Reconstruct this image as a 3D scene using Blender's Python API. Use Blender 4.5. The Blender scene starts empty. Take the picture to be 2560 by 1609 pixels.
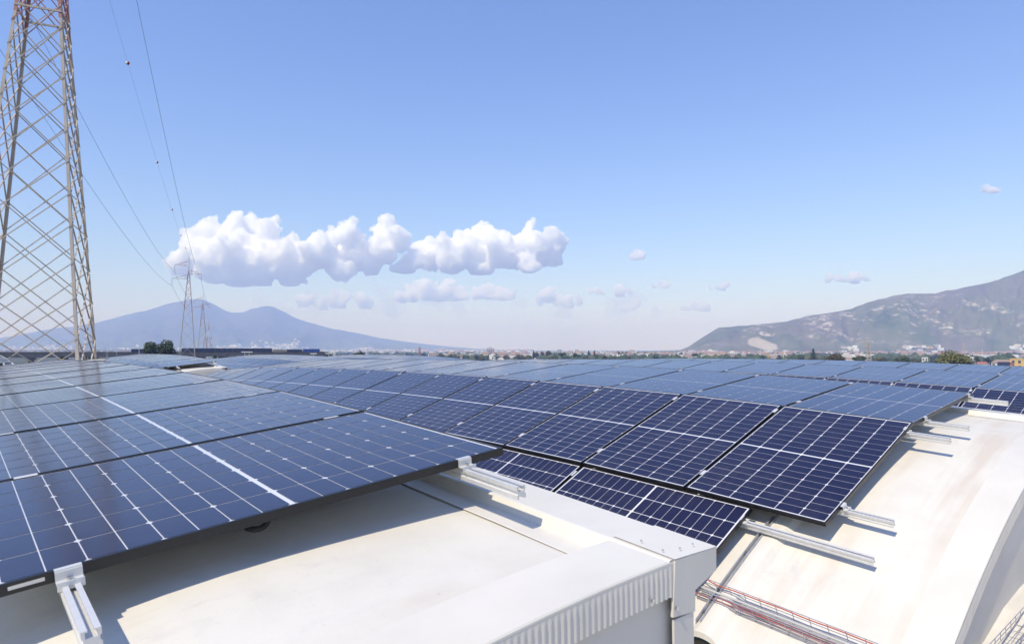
import bpy, bmesh, math, random
import numpy as np
from mathutils import Vector, Matrix, noise

sc = bpy.context.scene
C = sc.collection
RAD = math.radians

# ------------------------------------------------------------------ camera
FPX, PITCH, YAW = 1647.96, .04217, -.85743
cd = bpy.data.cameras.new('camera')
cam = bpy.data.objects.new('camera', cd)
C.objects.link(cam)
cd.sensor_width = 36
cd.lens = FPX / 2560 * 36
cd.clip_start = .05
cd.clip_end = 90000
cd.dof.use_dof = True
cd.dof.focus_distance = 7.0
cd.dof.aperture_fstop = 8.0
cam.rotation_euler = (math.pi / 2 + PITCH, 0, -YAW)
sc.camera = cam

# ------------------------------------------------------------------ sun, sky, exposure
SUN_EL, RAY_AZ = 54.0, -9.0
_a, _e = RAD(RAY_AZ), RAD(SUN_EL)
SUN = Vector((-math.sin(_a) * math.cos(_e), -math.cos(_a) * math.cos(_e), math.sin(_e)))
w = bpy.data.worlds.new('World')
sc.world = w
w.use_nodes = True
wt = w.node_tree
bg = wt.nodes['Background']
sky = wt.nodes.new('ShaderNodeTexSky')
sky.sky_type = 'NISHITA'
sky.sun_disc = False
sky.sun_elevation = RAD(SUN_EL)
sky.sun_rotation = math.atan2(SUN.x, SUN.y)
sky.altitude = 0
sky.air_density = 1.4
sky.dust_density = .1
sky.ozone_density = 5.0
bg.inputs[1].default_value = .13
tint = wt.nodes.new('ShaderNodeMix')
tint.data_type = 'RGBA'
tint.blend_type = 'MULTIPLY'
tint.inputs[0].default_value = 1
tint.inputs[7].default_value = (.70, .73, 1.0, 1)
wt.links.new(sky.outputs[0], tint.inputs[6])
wt.links.new(tint.outputs[2], bg.inputs[0])
sl = bpy.data.lights.new('sun', 'SUN')
sl.energy = 3.0
sl.angle = RAD(.5)
sl.color = (1, .92, .80)
so = bpy.data.objects.new('sun', sl)
C.objects.link(so)
so.rotation_euler = SUN.to_track_quat('Z', 'Y').to_euler()
sc.view_settings.view_transform = 'Standard'
sc.view_settings.look = 'None'
sc.view_settings.exposure = 0.56
sc.view_settings.gamma = 1
sc.view_settings.use_curve_mapping = False
sc.render.engine = 'CYCLES'
cy = sc.cycles
cy.use_denoising = True
cy.max_bounces = 110
cy.diffuse_bounces = 3
cy.glossy_bounces = 4
cy.transmission_bounces = 4
cy.transparent_max_bounces = 8
cy.volume_bounces = 100
cy.sample_clamp_indirect = 10

# ------------------------------------------------------------------ helpers
def ray(px, py):
    a = (px - 1280) / FPX
    b = (804.5 - py) / FPX
    fw = Vector((math.sin(YAW), math.cos(YAW), 0))
    rt = Vector((math.cos(YAW), -math.sin(YAW), 0))
    up = Vector((0, 0, 1))
    return (fw * math.cos(PITCH) + up * math.sin(PITCH)) + rt * a + (up * math.cos(PITCH) - fw * math.sin(PITCH)) * b

def at(px, depth, z=0.0):
    """the place on the horizontal plane z in the bearing of a photo column, a depth in metres away"""
    r = ray(px, 874)
    return Vector((r.x * depth, r.y * depth, z))

def zof(py, depth):
    return (874 - py) / FPX * depth

class MB:
    def __init__(s):
        s.v, s.f, s.m = [], [], []
    def add(s, vs, fs, mi=0):
        n = len(s.v)
        s.v += [tuple(v) for v in vs]
        s.f += [tuple(i + n for i in f) for f in fs]
        s.m += [mi] * len(fs)
        return s
    def box(s, c, d, R=None, mi=0):
        vs = [Vector((x * d[0] / 2, y * d[1] / 2, z * d[2] / 2)) for z in (-1, 1) for y in (-1, 1) for x in (-1, 1)]
        if R is not None:
            vs = [R @ v for v in vs]
        c = Vector(c)
        return s.add([v + c for v in vs], [(0, 2, 3, 1), (4, 5, 7, 6), (0, 1, 5, 4), (2, 6, 7, 3), (0, 4, 6, 2), (1, 3, 7, 5)], mi)
    def bar(s, a, b, wd, dp=None, mi=0, up=(0, 0, 1)):
        a, b = Vector(a), Vector(b)
        d = b - a
        L = d.length
        if L < 1e-6: return s
        z = d / L
        u = Vector(up)
        if abs(z.dot(u)) > .97: u = Vector((1, 0, 0))
        x = u.cross(z).normalized()
        y = z.cross(x)
        R = Matrix((x, y, z)).transposed()
        return s.box((a + b) / 2, (wd, dp or wd, L), R, mi)
    def tube(s, pts, r, n=6, mi=0, cap=True):
        pts = [Vector(p) for p in pts]
        vs, fs = [], []
        for i, p in enumerate(pts):
            d = (pts[min(i + 1, len(pts) - 1)] - pts[max(i - 1, 0)]).normalized()
            u = Vector((0, 0, 1)) if abs(d.z) < .95 else Vector((1, 0, 0))
            x = u.cross(d).normalized()
            y = d.cross(x)
            rr = r[i] if isinstance(r, (list, tuple)) else r
            for k in range(n):
                t = 2 * math.pi * k / n
                vs.append(p + x * math.cos(t) * rr + y * math.sin(t) * rr)
        for i in range(len(pts) - 1):
            for k in range(n):
                a = i * n + k
                b = i * n + (k + 1) % n
                fs.append((a, b, b + n, a + n))
        if cap:
            fs.append(tuple(range(n - 1, -1, -1)))
            fs.append(tuple(range((len(pts) - 1) * n, len(pts) * n)))
        return s.add(vs, fs, mi)
    def loft(s, rows, mi=0, closed=False, caps=False):
        """rows: lists of points of equal length, skinned one to the next"""
        n = len(rows[0])
        vs = [p for r in rows for p in r]
        fs = []
        for i in range(len(rows) - 1):
            for k in range(n if closed else n - 1):
                a = i * n + k
                b = i * n + (k + 1) % n
                fs.append((a, b, b + n, a + n))
        if caps:
            fs.append(tuple(range(n - 1, -1, -1)))
            fs.append(tuple(range((len(rows) - 1) * n, len(rows) * n)))
        return s.add(vs, fs, mi)
    def mesh(s, name, mats, smooth=False):
        me = bpy.data.meshes.new(name)
        me.from_pydata(s.v, [], s.f)
        for m in (mats if isinstance(mats, (list, tuple)) else [mats]):
            me.materials.append(m)
        if max(s.m, default=0) > 0:
            me.polygons.foreach_set('material_index', s.m)
        if smooth:
            me.polygons.foreach_set('use_smooth', [True] * len(s.f))
        bm = bmesh.new(); bm.from_mesh(me)
        bmesh.ops.recalc_face_normals(bm, faces=bm.faces)
        bm.to_mesh(me); bm.free()
        return me
    def build(s, name, mats, parent=None, smooth=False):
        return link(name, s.mesh(name, mats, smooth), parent)

def link(name, me, parent=None):
    o = bpy.data.objects.new(name, me)
    C.objects.link(o)
    if parent is not None: o.parent = parent
    return o

def tag(o, label, cat, group=None):
    o['label'] = label
    o['category'] = cat
    if group: o['group'] = group
    return o

def thing(name, loc, label, cat, group=None, rz=0):
    o = bpy.data.objects.new(name, None)
    o.empty_display_size = .2
    C.objects.link(o)
    o.location = loc
    o.rotation_euler = (0, 0, rz)
    return tag(o, label, cat, group)

def kind(o, k):
    o['kind'] = k
    return o

# ------------------------------------------------------------------ materials
def mat(name, col, rough=.5, metal=0, spec=.5, coat=0, coat_rough=.03, nscale=0, namp=.0, stretch=(1, 1, 1), bump=0, col2=None, detail=5, vary=0):
    m = bpy.data.materials.new(name)
    m.use_nodes = True
    t = m.node_tree
    b = t.nodes['Principled BSDF']
    b.inputs['Base Color'].default_value = (*col, 1)
    b.inputs['Roughness'].default_value = rough
    b.inputs['Metallic'].default_value = metal
    b.inputs['Specular IOR Level'].default_value = spec
    b.inputs['Coat Weight'].default_value = coat
    b.inputs['Coat Roughness'].default_value = coat_rough
    b.inputs['Coat IOR'].default_value = 1.6
    last = None
    if nscale:
        tc = t.nodes.new('ShaderNodeTexCoord')
        mp = t.nodes.new('ShaderNodeMapping')
        mp.inputs['Scale'].default_value = stretch
        nz = t.nodes.new('ShaderNodeTexNoise')
        nz.inputs['Scale'].default_value = nscale
        nz.inputs['Detail'].default_value = detail
        nz.inputs['Roughness'].default_value = .6
        t.links.new(tc.outputs['Object'], mp.inputs['Vector'])
        t.links.new(mp.outputs[0], nz.inputs['Vector'])
        mx = t.nodes.new('ShaderNodeMix'); mx.data_type = 'RGBA'
        c2 = col2 or tuple(c * (1 - namp) for c in col)
        mx.inputs[6].default_value = (*col, 1)
        mx.inputs[7].default_value = (*c2, 1)
        mr = t.nodes.new('ShaderNodeMapRange')
        mr.inputs[1].default_value = .35; mr.inputs[2].default_value = .7
        t.links.new(nz.outputs['Fac'], mr.inputs[0])
        t.links.new(mr.outputs[0], mx.inputs[0])
        t.links.new(mx.outputs[2], b.inputs['Base Color'])
        last = mx.outputs[2]
        if bump:
            bp = t.nodes.new('ShaderNodeBump')
            bp.inputs['Strength'].default_value = bump
            bp.inputs['Distance'].default_value = .02
            t.links.new(nz.outputs['Fac'], bp.inputs['Height'])
            t.links.new(bp.outputs[0], b.inputs['Normal'])
    if vary:
        oi = t.nodes.new('ShaderNodeObjectInfo')
        hs = t.nodes.new('ShaderNodeHueSaturation')
        mr2 = t.nodes.new('ShaderNodeMapRange')
        mr2.inputs[3].default_value = 1 - vary; mr2.inputs[4].default_value = 1 + vary
        t.links.new(oi.outputs['Random'], mr2.inputs[0])
        t.links.new(mr2.outputs[0], hs.inputs['Value'])
        if last is not None: t.links.new(last, hs.inputs['Color'])
        else: hs.inputs['Color'].default_value = (*col, 1)
        t.links.new(hs.outputs[0], b.inputs['Base Color'])
    return m

M = {}
M['frame'] = mat('anodised_black', (.012, .012, .014), .35, .0, .5)
M['cell'] = mat('silicon_cell', (.0058, .0030, .0245), .45, 0, .3, 1.0, .13)
M['back'] = mat('white_backsheet', (.74, .74, .76), .5, 0, .3, 1.0, .13)
def weather_glass(m, col, dust):
    t = m.node_tree; b = t.nodes['Principled BSDF']
    b.inputs['Coat IOR'].default_value = 1.45
    b.inputs['Sheen Weight'].default_value = .04
    b.inputs['Sheen Roughness'].default_value = .35
    b.inputs['Sheen Tint'].default_value = (.92, .86, 1, 1)
    geo = t.nodes.new('ShaderNodeNewGeometry')
    n1 = t.nodes.new('ShaderNodeTexNoise'); n1.inputs['Scale'].default_value = 1.7; n1.inputs['Detail'].default_value = 6
    mp = t.nodes.new('ShaderNodeMapping'); mp.inputs['Scale'].default_value = (1, .35, .35)
    n2 = t.nodes.new('ShaderNodeTexNoise'); n2.inputs['Scale'].default_value = 26; n2.inputs['Detail'].default_value = 5
    t.links.new(geo.outputs['Position'], n1.inputs[0])
    t.links.new(geo.outputs['Position'], mp.inputs[0]); t.links.new(mp.outputs[0], n2.inputs[0])
    mul = t.nodes.new('ShaderNodeMath'); mul.operation = 'MULTIPLY'
    r1 = t.nodes.new('ShaderNodeMapRange'); r1.inputs[1].default_value = .42; r1.inputs[2].default_value = .68
    r2 = t.nodes.new('ShaderNodeMapRange'); r2.inputs[1].default_value = .35; r2.inputs[2].default_value = .75
    t.links.new(n1.outputs['Fac'], r1.inputs[0]); t.links.new(n2.outputs['Fac'], r2.inputs[0])
    t.links.new(r1.outputs[0], mul.inputs[0]); t.links.new(r2.outputs[0], mul.inputs[1])
    hs = t.nodes.new('ShaderNodeHueSaturation'); hs.inputs['Color'].default_value = (*col, 1)
    rv = t.nodes.new('ShaderNodeMapRange'); rv.inputs[3].default_value = .78; rv.inputs[4].default_value = 1.22
    if dust:
        t.links.new(geo.outputs['Random Per Island'], rv.inputs[0]); t.links.new(rv.outputs[0], hs.inputs['Value'])
    mx = t.nodes.new('ShaderNodeMix'); mx.data_type = 'RGBA'
    sc_ = t.nodes.new('ShaderNodeMath'); sc_.operation = 'MULTIPLY'; sc_.inputs[1].default_value = .14
    t.links.new(mul.outputs[0], sc_.inputs[0]); t.links.new(sc_.outputs[0], mx.inputs[0])
    t.links.new(hs.outputs[0], mx.inputs[6]); mx.inputs[7].default_value = (.20, .17, .15, 1)
    t.links.new(mx.outputs[2], b.inputs['Base Color'])
    rr_ = t.nodes.new('ShaderNodeMapRange'); rr_.inputs[3].default_value = .11; rr_.inputs[4].default_value = .18
    t.links.new(r1.outputs[0], rr_.inputs[0]); t.links.new(rr_.outputs[0], b.inputs['Coat Roughness'])
weather_glass(M['cell'], (.0058, .0030, .0245), True)
weather_glass(M['back'], (.74, .74, .76), False)
M['rear'] = mat('backsheet_rear', (.6, .6, .6), .6)
M['alu'] = mat('mill_aluminium', (.76, .75, .72), .45, .35, .5, 0, .03, 30, .1, (1, .1, 1))
M['bolt'] = mat('steel_bolt', (.6, .6, .6), .25, 1)
M['galv'] = mat('galvanised_steel', (.50, .52, .55), .45, .6, .5, 0, .03, 25, .25)
M['wire'] = mat('tray_wire', (.45, .47, .52), .4, .8)
M['red'] = mat('red_cable_sheath', (.50, .10, .07), .5)
M['black'] = mat('black_cable_sheath', (.012, .012, .012), .5)
M['conduit'] = mat('grey_conduit', (.5, .5, .48), .5)
M['flash'] = mat('painted_flashing', (.74, .70, .61), .42, 0, .45, 0, .03, 4, .09, (1, .5, 1), .12)
M['wall'] = mat('painted_gable_sheet', (.64, .605, .54), .5, 0, .4, 0, .03, 2, .08)
M['gap'] = mat('near_black_wall', (.03, .025, .02), .9)  # even near-black colour for the front wall below the low roof edge

def roof_material():
    m = mat('roof_membrane', (.76, .72, .645), .55, 0, .35)
    t = m.node_tree
    b = t.nodes['Principled BSDF']
    geo = t.nodes.new('ShaderNodeNewGeometry')
    def nz(scale, st, detail=6, rough=.62):
        mp = t.nodes.new('ShaderNodeMapping'); mp.inputs['Scale'].default_value = st
        n = t.nodes.new('ShaderNodeTexNoise'); n.inputs['Scale'].default_value = scale
        n.inputs['Detail'].default_value = detail; n.inputs['Roughness'].default_value = rough
        t.links.new(geo.outputs['Position'], mp.inputs[0]); t.links.new(mp.outputs[0], n.inputs[0])
        return n.outputs['Fac']
    def rng(x, a, c, lo=0., hi=1.):
        r = t.nodes.new('ShaderNodeMapRange')
        r.inputs[1].default_value = a; r.inputs[2].default_value = c; r.inputs[3].default_value = lo; r.inputs[4].default_value = hi
        t.links.new(x, r.inputs[0]); return r.outputs[0]
    def mix(f, a, c):
        x = t.nodes.new('ShaderNodeMix'); x.data_type = 'RGBA'
        t.links.new(f, x.inputs[0])
        if isinstance(a, tuple): x.inputs[6].default_value = (*a, 1)
        else: t.links.new(a, x.inputs[6])
        x.inputs[7].default_value = (*c, 1)
        return x.outputs[2]
    def mul(a, c):
        x = t.nodes.new('ShaderNodeMath'); x.operation = 'MULTIPLY'
        t.links.new(a, x.inputs[0]); t.links.new(c, x.inputs[1]); return x.outputs[0]
    base = mix(rng(nz(3.2, (1, 1, 1)), .42, .72), (.735, .70, .615), (.67, .635, .55))
    streak = mul(rng(nz(6.0, (1, .08, .08), 3), .50, .68), rng(nz(1.1, (1, 1, 1), 3), .40, .58))
    base = mix(rng(streak, 0, 1, 0, .45), base, (.56, .44, .32))
    blot = mul(rng(nz(9, (1, .6, 1), 6), .56, .70), rng(nz(1.3, (1, 1, 1), 3), .45, .6))
    base = mix(rng(blot, 0, 1, 0, .45), base, (.55, .53, .50))
    base = mix(rng(nz(240, (1, 1, 1), 3), .35, .75, 0, .22), base, (.52, .49, .43))
    spk = rng(nz(55, (1, 1, 1), 2), .70, .76, 0, .5)
    base = mix(spk, base, (.50, .45, .38))
    t.links.new(base, b.inputs['Base Color'])
    return m
M['roof'] = roof_material()

# ------------------------------------------------------------------ roof shape
S, L, P = 1.134, 1.722, 1.154
CX, K2, K4 = -11.269, .0036177, 1.09517e-5
PITCHY = 6.29556
DZ = {0: .04395, 1: 0., 2: -.0576, 3: -.0948}
BAY = -24.6
ROWS = {'T': (7.16181, -.30427, .11313, -2.05), 'M': (5.45321, -.67048, .34609, -2.044), 'L': (4.14211, -1.24786, .46265, -2.626)}
GX = -1.2                                   # gable plane of the near bay

def camber(X, bay=0):
    d = X - BAY * bay - CX
    return -K2 / 2 * d * d - K4 * d ** 4
def slope(X, bay=0):
    d = X - BAY * bay - CX
    return -K2 * d - 4 * K4 * d ** 3
def rdz(y):
    t = max(0., min(1., (y - 6.7) / .95))
    return -.012 - .028 * t * t * (3 - 2 * t)
def roofz(Yv):                              # profile of one vault, in the frame of vault 1
    return -.382 - .0647 * (8.05 - Yv) ** 2

# ------------------------------------------------------------------ solar panels
LIP, FH = .011, .03
def frame_mesh():
    mb = MB()
    a, b = S / 2, L / 2
    def ring(x, y, z): return [(-x, -y, z), (x, -y, z), (x, y, z), (-x, y, z)]
    ch = .0012
    mb.loft([ring(a, b, -FH), ring(a, b, -ch), ring(a - ch, b - ch, 0), ring(a - LIP, b - LIP, 0), ring(a - LIP, b - LIP, -.008), ring(a - .004, b - .004, -.008), ring(a - .004, b - .004, -FH + .002), ring(a - .025, b - .025, -FH + .002), ring(a - .025, b - .025, -FH), ring(a, b, -FH)], closed=True)
    return mb.mesh('frame', M['frame'])
def back_mesh():
    a, b = S / 2 - LIP + .001, L / 2 - LIP + .001
    mb = MB()
    mb.add([(-a, -b, -.0035), (a, -b, -.0035), (a, b, -.0035), (-a, b, -.0035)], [(0, 1, 2, 3)], 0)
    mb.add([(-a, -b, -.0075), (a, -b, -.0075), (a, b, -.0075), (-a, b, -.0075)], [(3, 2, 1, 0)], 1)
    return mb.mesh('backsheet', [M['back'], M['rear']])
CW, CH, CHF = .1774, .0887, .0095
def cell_poly(x, y, s):
    """half cell centred at x, y whose chamfered long side looks to s (-1 or 1) along y"""
    h, v = CW / 2, CH / 2
    return [(x - h, y - s * v, -.0022), (x + h, y - s * v, -.0022), (x + h, y + s * (v - CHF), -.0022), (x + h - CHF, y + s * v, -.0022), (x - h + CHF, y + s * v, -.0022), (x - h, y + s * (v - CHF), -.0022)]
def cell_slots():
    out = []
    for i in range(6):
        x = (i - 2.5) * .1835
        for half in (-1, 1):
            for k in range(9):
                y = half * (.0075 + .0457 + k * .0922)
                s = -half if k % 2 == 0 else half
                out.append((x, y, s))
    return out
SLOTS = cell_slots()
def one_cell(s):
    mb = MB()
    p = cell_poly(0, 0, s)
    mb.add(p, [tuple(range(6)) if s > 0 else tuple(range(5, -1, -1))])
    me = bpy.data.meshes.new('solar_cell')
    me.from_pydata(mb.v, [], [tuple(range(6)) if s > 0 else tuple(range(5, -1, -1))])
    me.materials.append(M['cell'])
    return me
def all_cells():
    vs, fs = [], []
    for x, y, s in SLOTS:
        n = len(vs)
        vs += cell_poly(x, y, s)
        fs.append(tuple(range(n, n + 6)) if s > 0 else tuple(range(n + 5, n - 1, -1)))
    me = bpy.data.meshes.new('solar_cells')
    me.from_pydata(vs, [], fs)
    me.materials.append(M['cell'])
    return me
ME_FRAME, ME_BACK = frame_mesh(), back_mesh()
ME_CELL = {1: one_cell(1), -1: one_cell(-1)}
ME_CELLS = all_cells()
jr = random.Random(5)

def panel_matrix(row, i, v, bay):
    yc, zc, t, x0 = ROWS[row]
    if row == 'L': X = x0 - i * (L + .02) - L / 2
    else: X = x0 - i * P - S / 2
    X += BAY * bay
    ex = Vector((1, 0, slope(X, bay))).normalized()
    t2 = t + jr.uniform(-.0025, .0025)
    ey = Vector((0, math.cos(t2), math.sin(t2)))
    n = ex.cross(ey).normalized()
    ey = n.cross(ex)
    n = n + ex * jr.uniform(-.002, .002)
    c = Vector((X, yc + PITCHY * (v - 1), zc + DZ[v] + camber(X, bay) + jr.uniform(-.0015, .0015)))
    if row == 'L': cols = (-ey, ex, n)
    else: cols = (ex, ey, n)
    m = Matrix.Identity(4)
    for k in range(3):
        for r in range(3): m[r][k] = cols[k][r]
    m.translation = c
    return m

ROOF_NAME = {(0, 0): 'nearest roof', (1, 0): 'second roof', (2, 0): 'third roof', (3, 0): 'farthest roof',
             (0, 1): 'back roof at left', (1, 1): 'back roof under pylons', (2, 1): 'back roof under volcano', (3, 1): 'back roof under skyline'}
ROW_NAME = {'T': 'flat top row', 'M': 'steep middle row', 'L': 'low sideways row'}
ORD = ['first', 'second', 'third', 'fourth', 'fifth', 'sixth', 'seventh', 'eighth', 'ninth', 'tenth', 'eleventh', 'twelfth', 'thirteenth', 'fourteenth', 'fifteenth', 'sixteenth']
DETAIL = {('T', 0, 0): 4, ('M', 1, 0): 5, ('T', 1, 0): 3, ('L', 1, 0): 2}

def panel(row, i, v, bay):
    n = ORD[i] + (' of the ' if False else '')
    lab = '%s solar panel from the near end, %s of the %s' % (ORD[i], ROW_NAME[row], ROOF_NAME[(v, bay)])
    r = bpy.data.objects.new('solar_panel', None)
    C.objects.link(r)
    r.empty_display_size = .1
    tag(r, lab, 'solar panel', 'solar panels in rows on the vaulted roofs')
    r.matrix_world = panel_matrix(row, i, v, bay)
    link('frame', ME_FRAME, r)
    link('backsheet', ME_BACK, r)
    if i < DETAIL.get((row, v, bay), 0):
        for x, y, s in SLOTS:
            c = link('solar_cell', ME_CELL[s], r)
            c.location = (x, y, 0)
    else:
        kind(link('solar_cells', ME_CELLS, r), 'stuff')
    return r

SETS = [('T', 0, 0, 16), ('M', 1, 0, 16), ('T', 1, 0, 16), ('L', 1, 0, 3), ('T', 2, 0, 16), ('M', 2, 0, 9), ('T', 3, 0, 16),
        ('T', 0, 1, 7), ('T', 1, 1, 16), ('M', 1, 1, 9), ('T', 2, 1, 16), ('M', 2, 1, 16), ('T', 3, 1, 16), ('M', 3, 1, 9)]
first_panel = None
for row, v, bay, n in SETS:
    for i in range(n):
        p_ = panel(row, i, v, bay)
        first_panel = first_panel or p_
MB().box((0, 0, 0), (.001, .075, .009)).build('rating_sticker', mat('sticker', (.75, .70, .62), .6), first_panel).location = (S / 2 + .0006, -.695, -.014)

# ------------------------------------------------------------------ mounting rails with their clamps
RW, RH = .040, .045
RAIL_U = {'T0': (-.607, .668), 'T': (-.53, .757), 'M': (-.591, .722), 'L': (.443,)}
def rail_profile():
    w_, h = RW / 2, RH
    return [(-w_, 0), (-.0065, 0), (-.0065, -.004), (-.012, -.004), (-.012, -.018), (.012, -.018), (.012, -.004), (.0065, -.004), (.0065, 0), (w_, 0),
            (w_, -.016), (w_ - .004, -.018), (w_ - .004, -.028), (w_, -.030), (w_, -h), (.012, -h), (.012, -h + .010), (-.012, -h + .010), (-.012, -h), (-w_, -h), (-w_, -.030), (-w_ + .004, -.028), (-w_ + .004, -.018), (-w_, -.016)]
PROF = rail_profile()
def clamp_mesh(end=True):
    mb = MB()
    if end:                                 # in the frame of the panel edge: x away from the panel, y along its edge, z up from the panel top
        mb.box((-.004, 0, .002), (.016, .06, .004))
        mb.box((.006, 0, -.0135), (.004, .06, .027))
        mb.box((.020, 0, -.025), (.024, .06, .004))
        mb.box((.034, 0, -.030), (.004, .06, .022))
        mb.box((.020, 0, -.036), (.020, .04, .012))
    else:
        mb.box((0, 0, .002), (.034, .075, .003))
        mb.box((-.0075, 0, -.010), (.0025, .075, .021))
        mb.box((.0075, 0, -.010), (.0025, .075, .021))
    return mb.mesh('end_clamp' if end else 'mid_clamp', M['alu'])
ME_EC, ME_MC = clamp_mesh(True), clamp_mesh(False)
_b = MB(); _b.tube([(0, 0, 0), (0, 0, .008)], .0075, 10)
ME_BOLT = _b.mesh('bolt', M['bolt'])
RAIL_POS = {0: 'lower', 1: 'upper'}

def rail(row, v, bay, k, mids):
    us = RAIL_U['T0'] if (row == 'T' and v == 0) else RAIL_U[row]
    u = us[k]
    yc, zc, t, x0 = ROWS[row]
    off = FH + .0005
    Y = yc + u * math.cos(t) + off * math.sin(t) + PITCHY * (v - 1)
    Z = zc + u * math.sin(t) - off * math.cos(t) + DZ[v]
    xa, xb = -1.725, -20.8
    ey, ez = Vector((0, math.cos(t), math.sin(t))), Vector((0, -math.sin(t), math.cos(t)))
    base = Vector((xa + BAY * bay, Y, Z + camber(xa + BAY * bay, bay)))
    side = ('near' if k == 0 else 'far') if row == 'T' else ('lower' if k == 0 else 'upper')
    if row == 'L': side = 'only'
    r = thing('mounting_rail', base, 'aluminium mounting rail, %s one under the %s of the %s' % (side, ROW_NAME[row], ROOF_NAME[(v, bay)]), 'rail', 'mounting rails under the solar panels')
    rows = []
    for j in range(25):
        X = xa + (xb - xa) * j / 24 + BAY * bay
        c = Vector((X, Y, Z + camber(X, bay))) - base
        rows.append([c + ey * a + ez * b for a, b in PROF])
    mb = MB(); mb.loft(rows, closed=True, caps=True)
    mb.build('rail_profile', M['alu'], r)
    def put(me, X, name, par=r):
        o = link(name, me, par)
        yp = yc + u * math.cos(t) + PITCHY * (v - 1)
        zp = zc + u * math.sin(t) + DZ[v] + camber(X, bay)
        ex = Vector((1, 0, slope(X, bay))).normalized()
        n = ex.cross(ey).normalized()
        m = Matrix.Identity(4)
        for q, col in enumerate((ex, ey, n)):
            for rr in range(3): m[rr][q] = col[rr]
        m.translation = Vector((X, yp, zp)) - base
        o.matrix_local = m
        return o
    e = put(ME_EC, x0 + BAY * bay, 'end_clamp')
    b = link('bolt', ME_BOLT, e); b.location = (.019, 0, -.023)
    step = L + .02 if row == 'L' else P
    wid = L if row == 'L' else S
    for i in range(mids):
        put(ME_MC, x0 - i * step - wid - .01 + BAY * bay, 'mid_clamp')
    return r
for row, v, bay, mids in (('T', 0, 0, 12), ('M', 1, 0, 14), ('T', 1, 0, 12), ('L', 1, 0, 2), ('T', 2, 0, 12), ('M', 2, 0, 8), ('T', 3, 0, 12), ('T', 0, 1, 0), ('T', 1, 1, 6), ('M', 1, 1, 8), ('M', 2, 1, 12)):
    for k in range(1 if row == 'L' else 2):
        rail(row, v, bay, k, mids)

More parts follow.
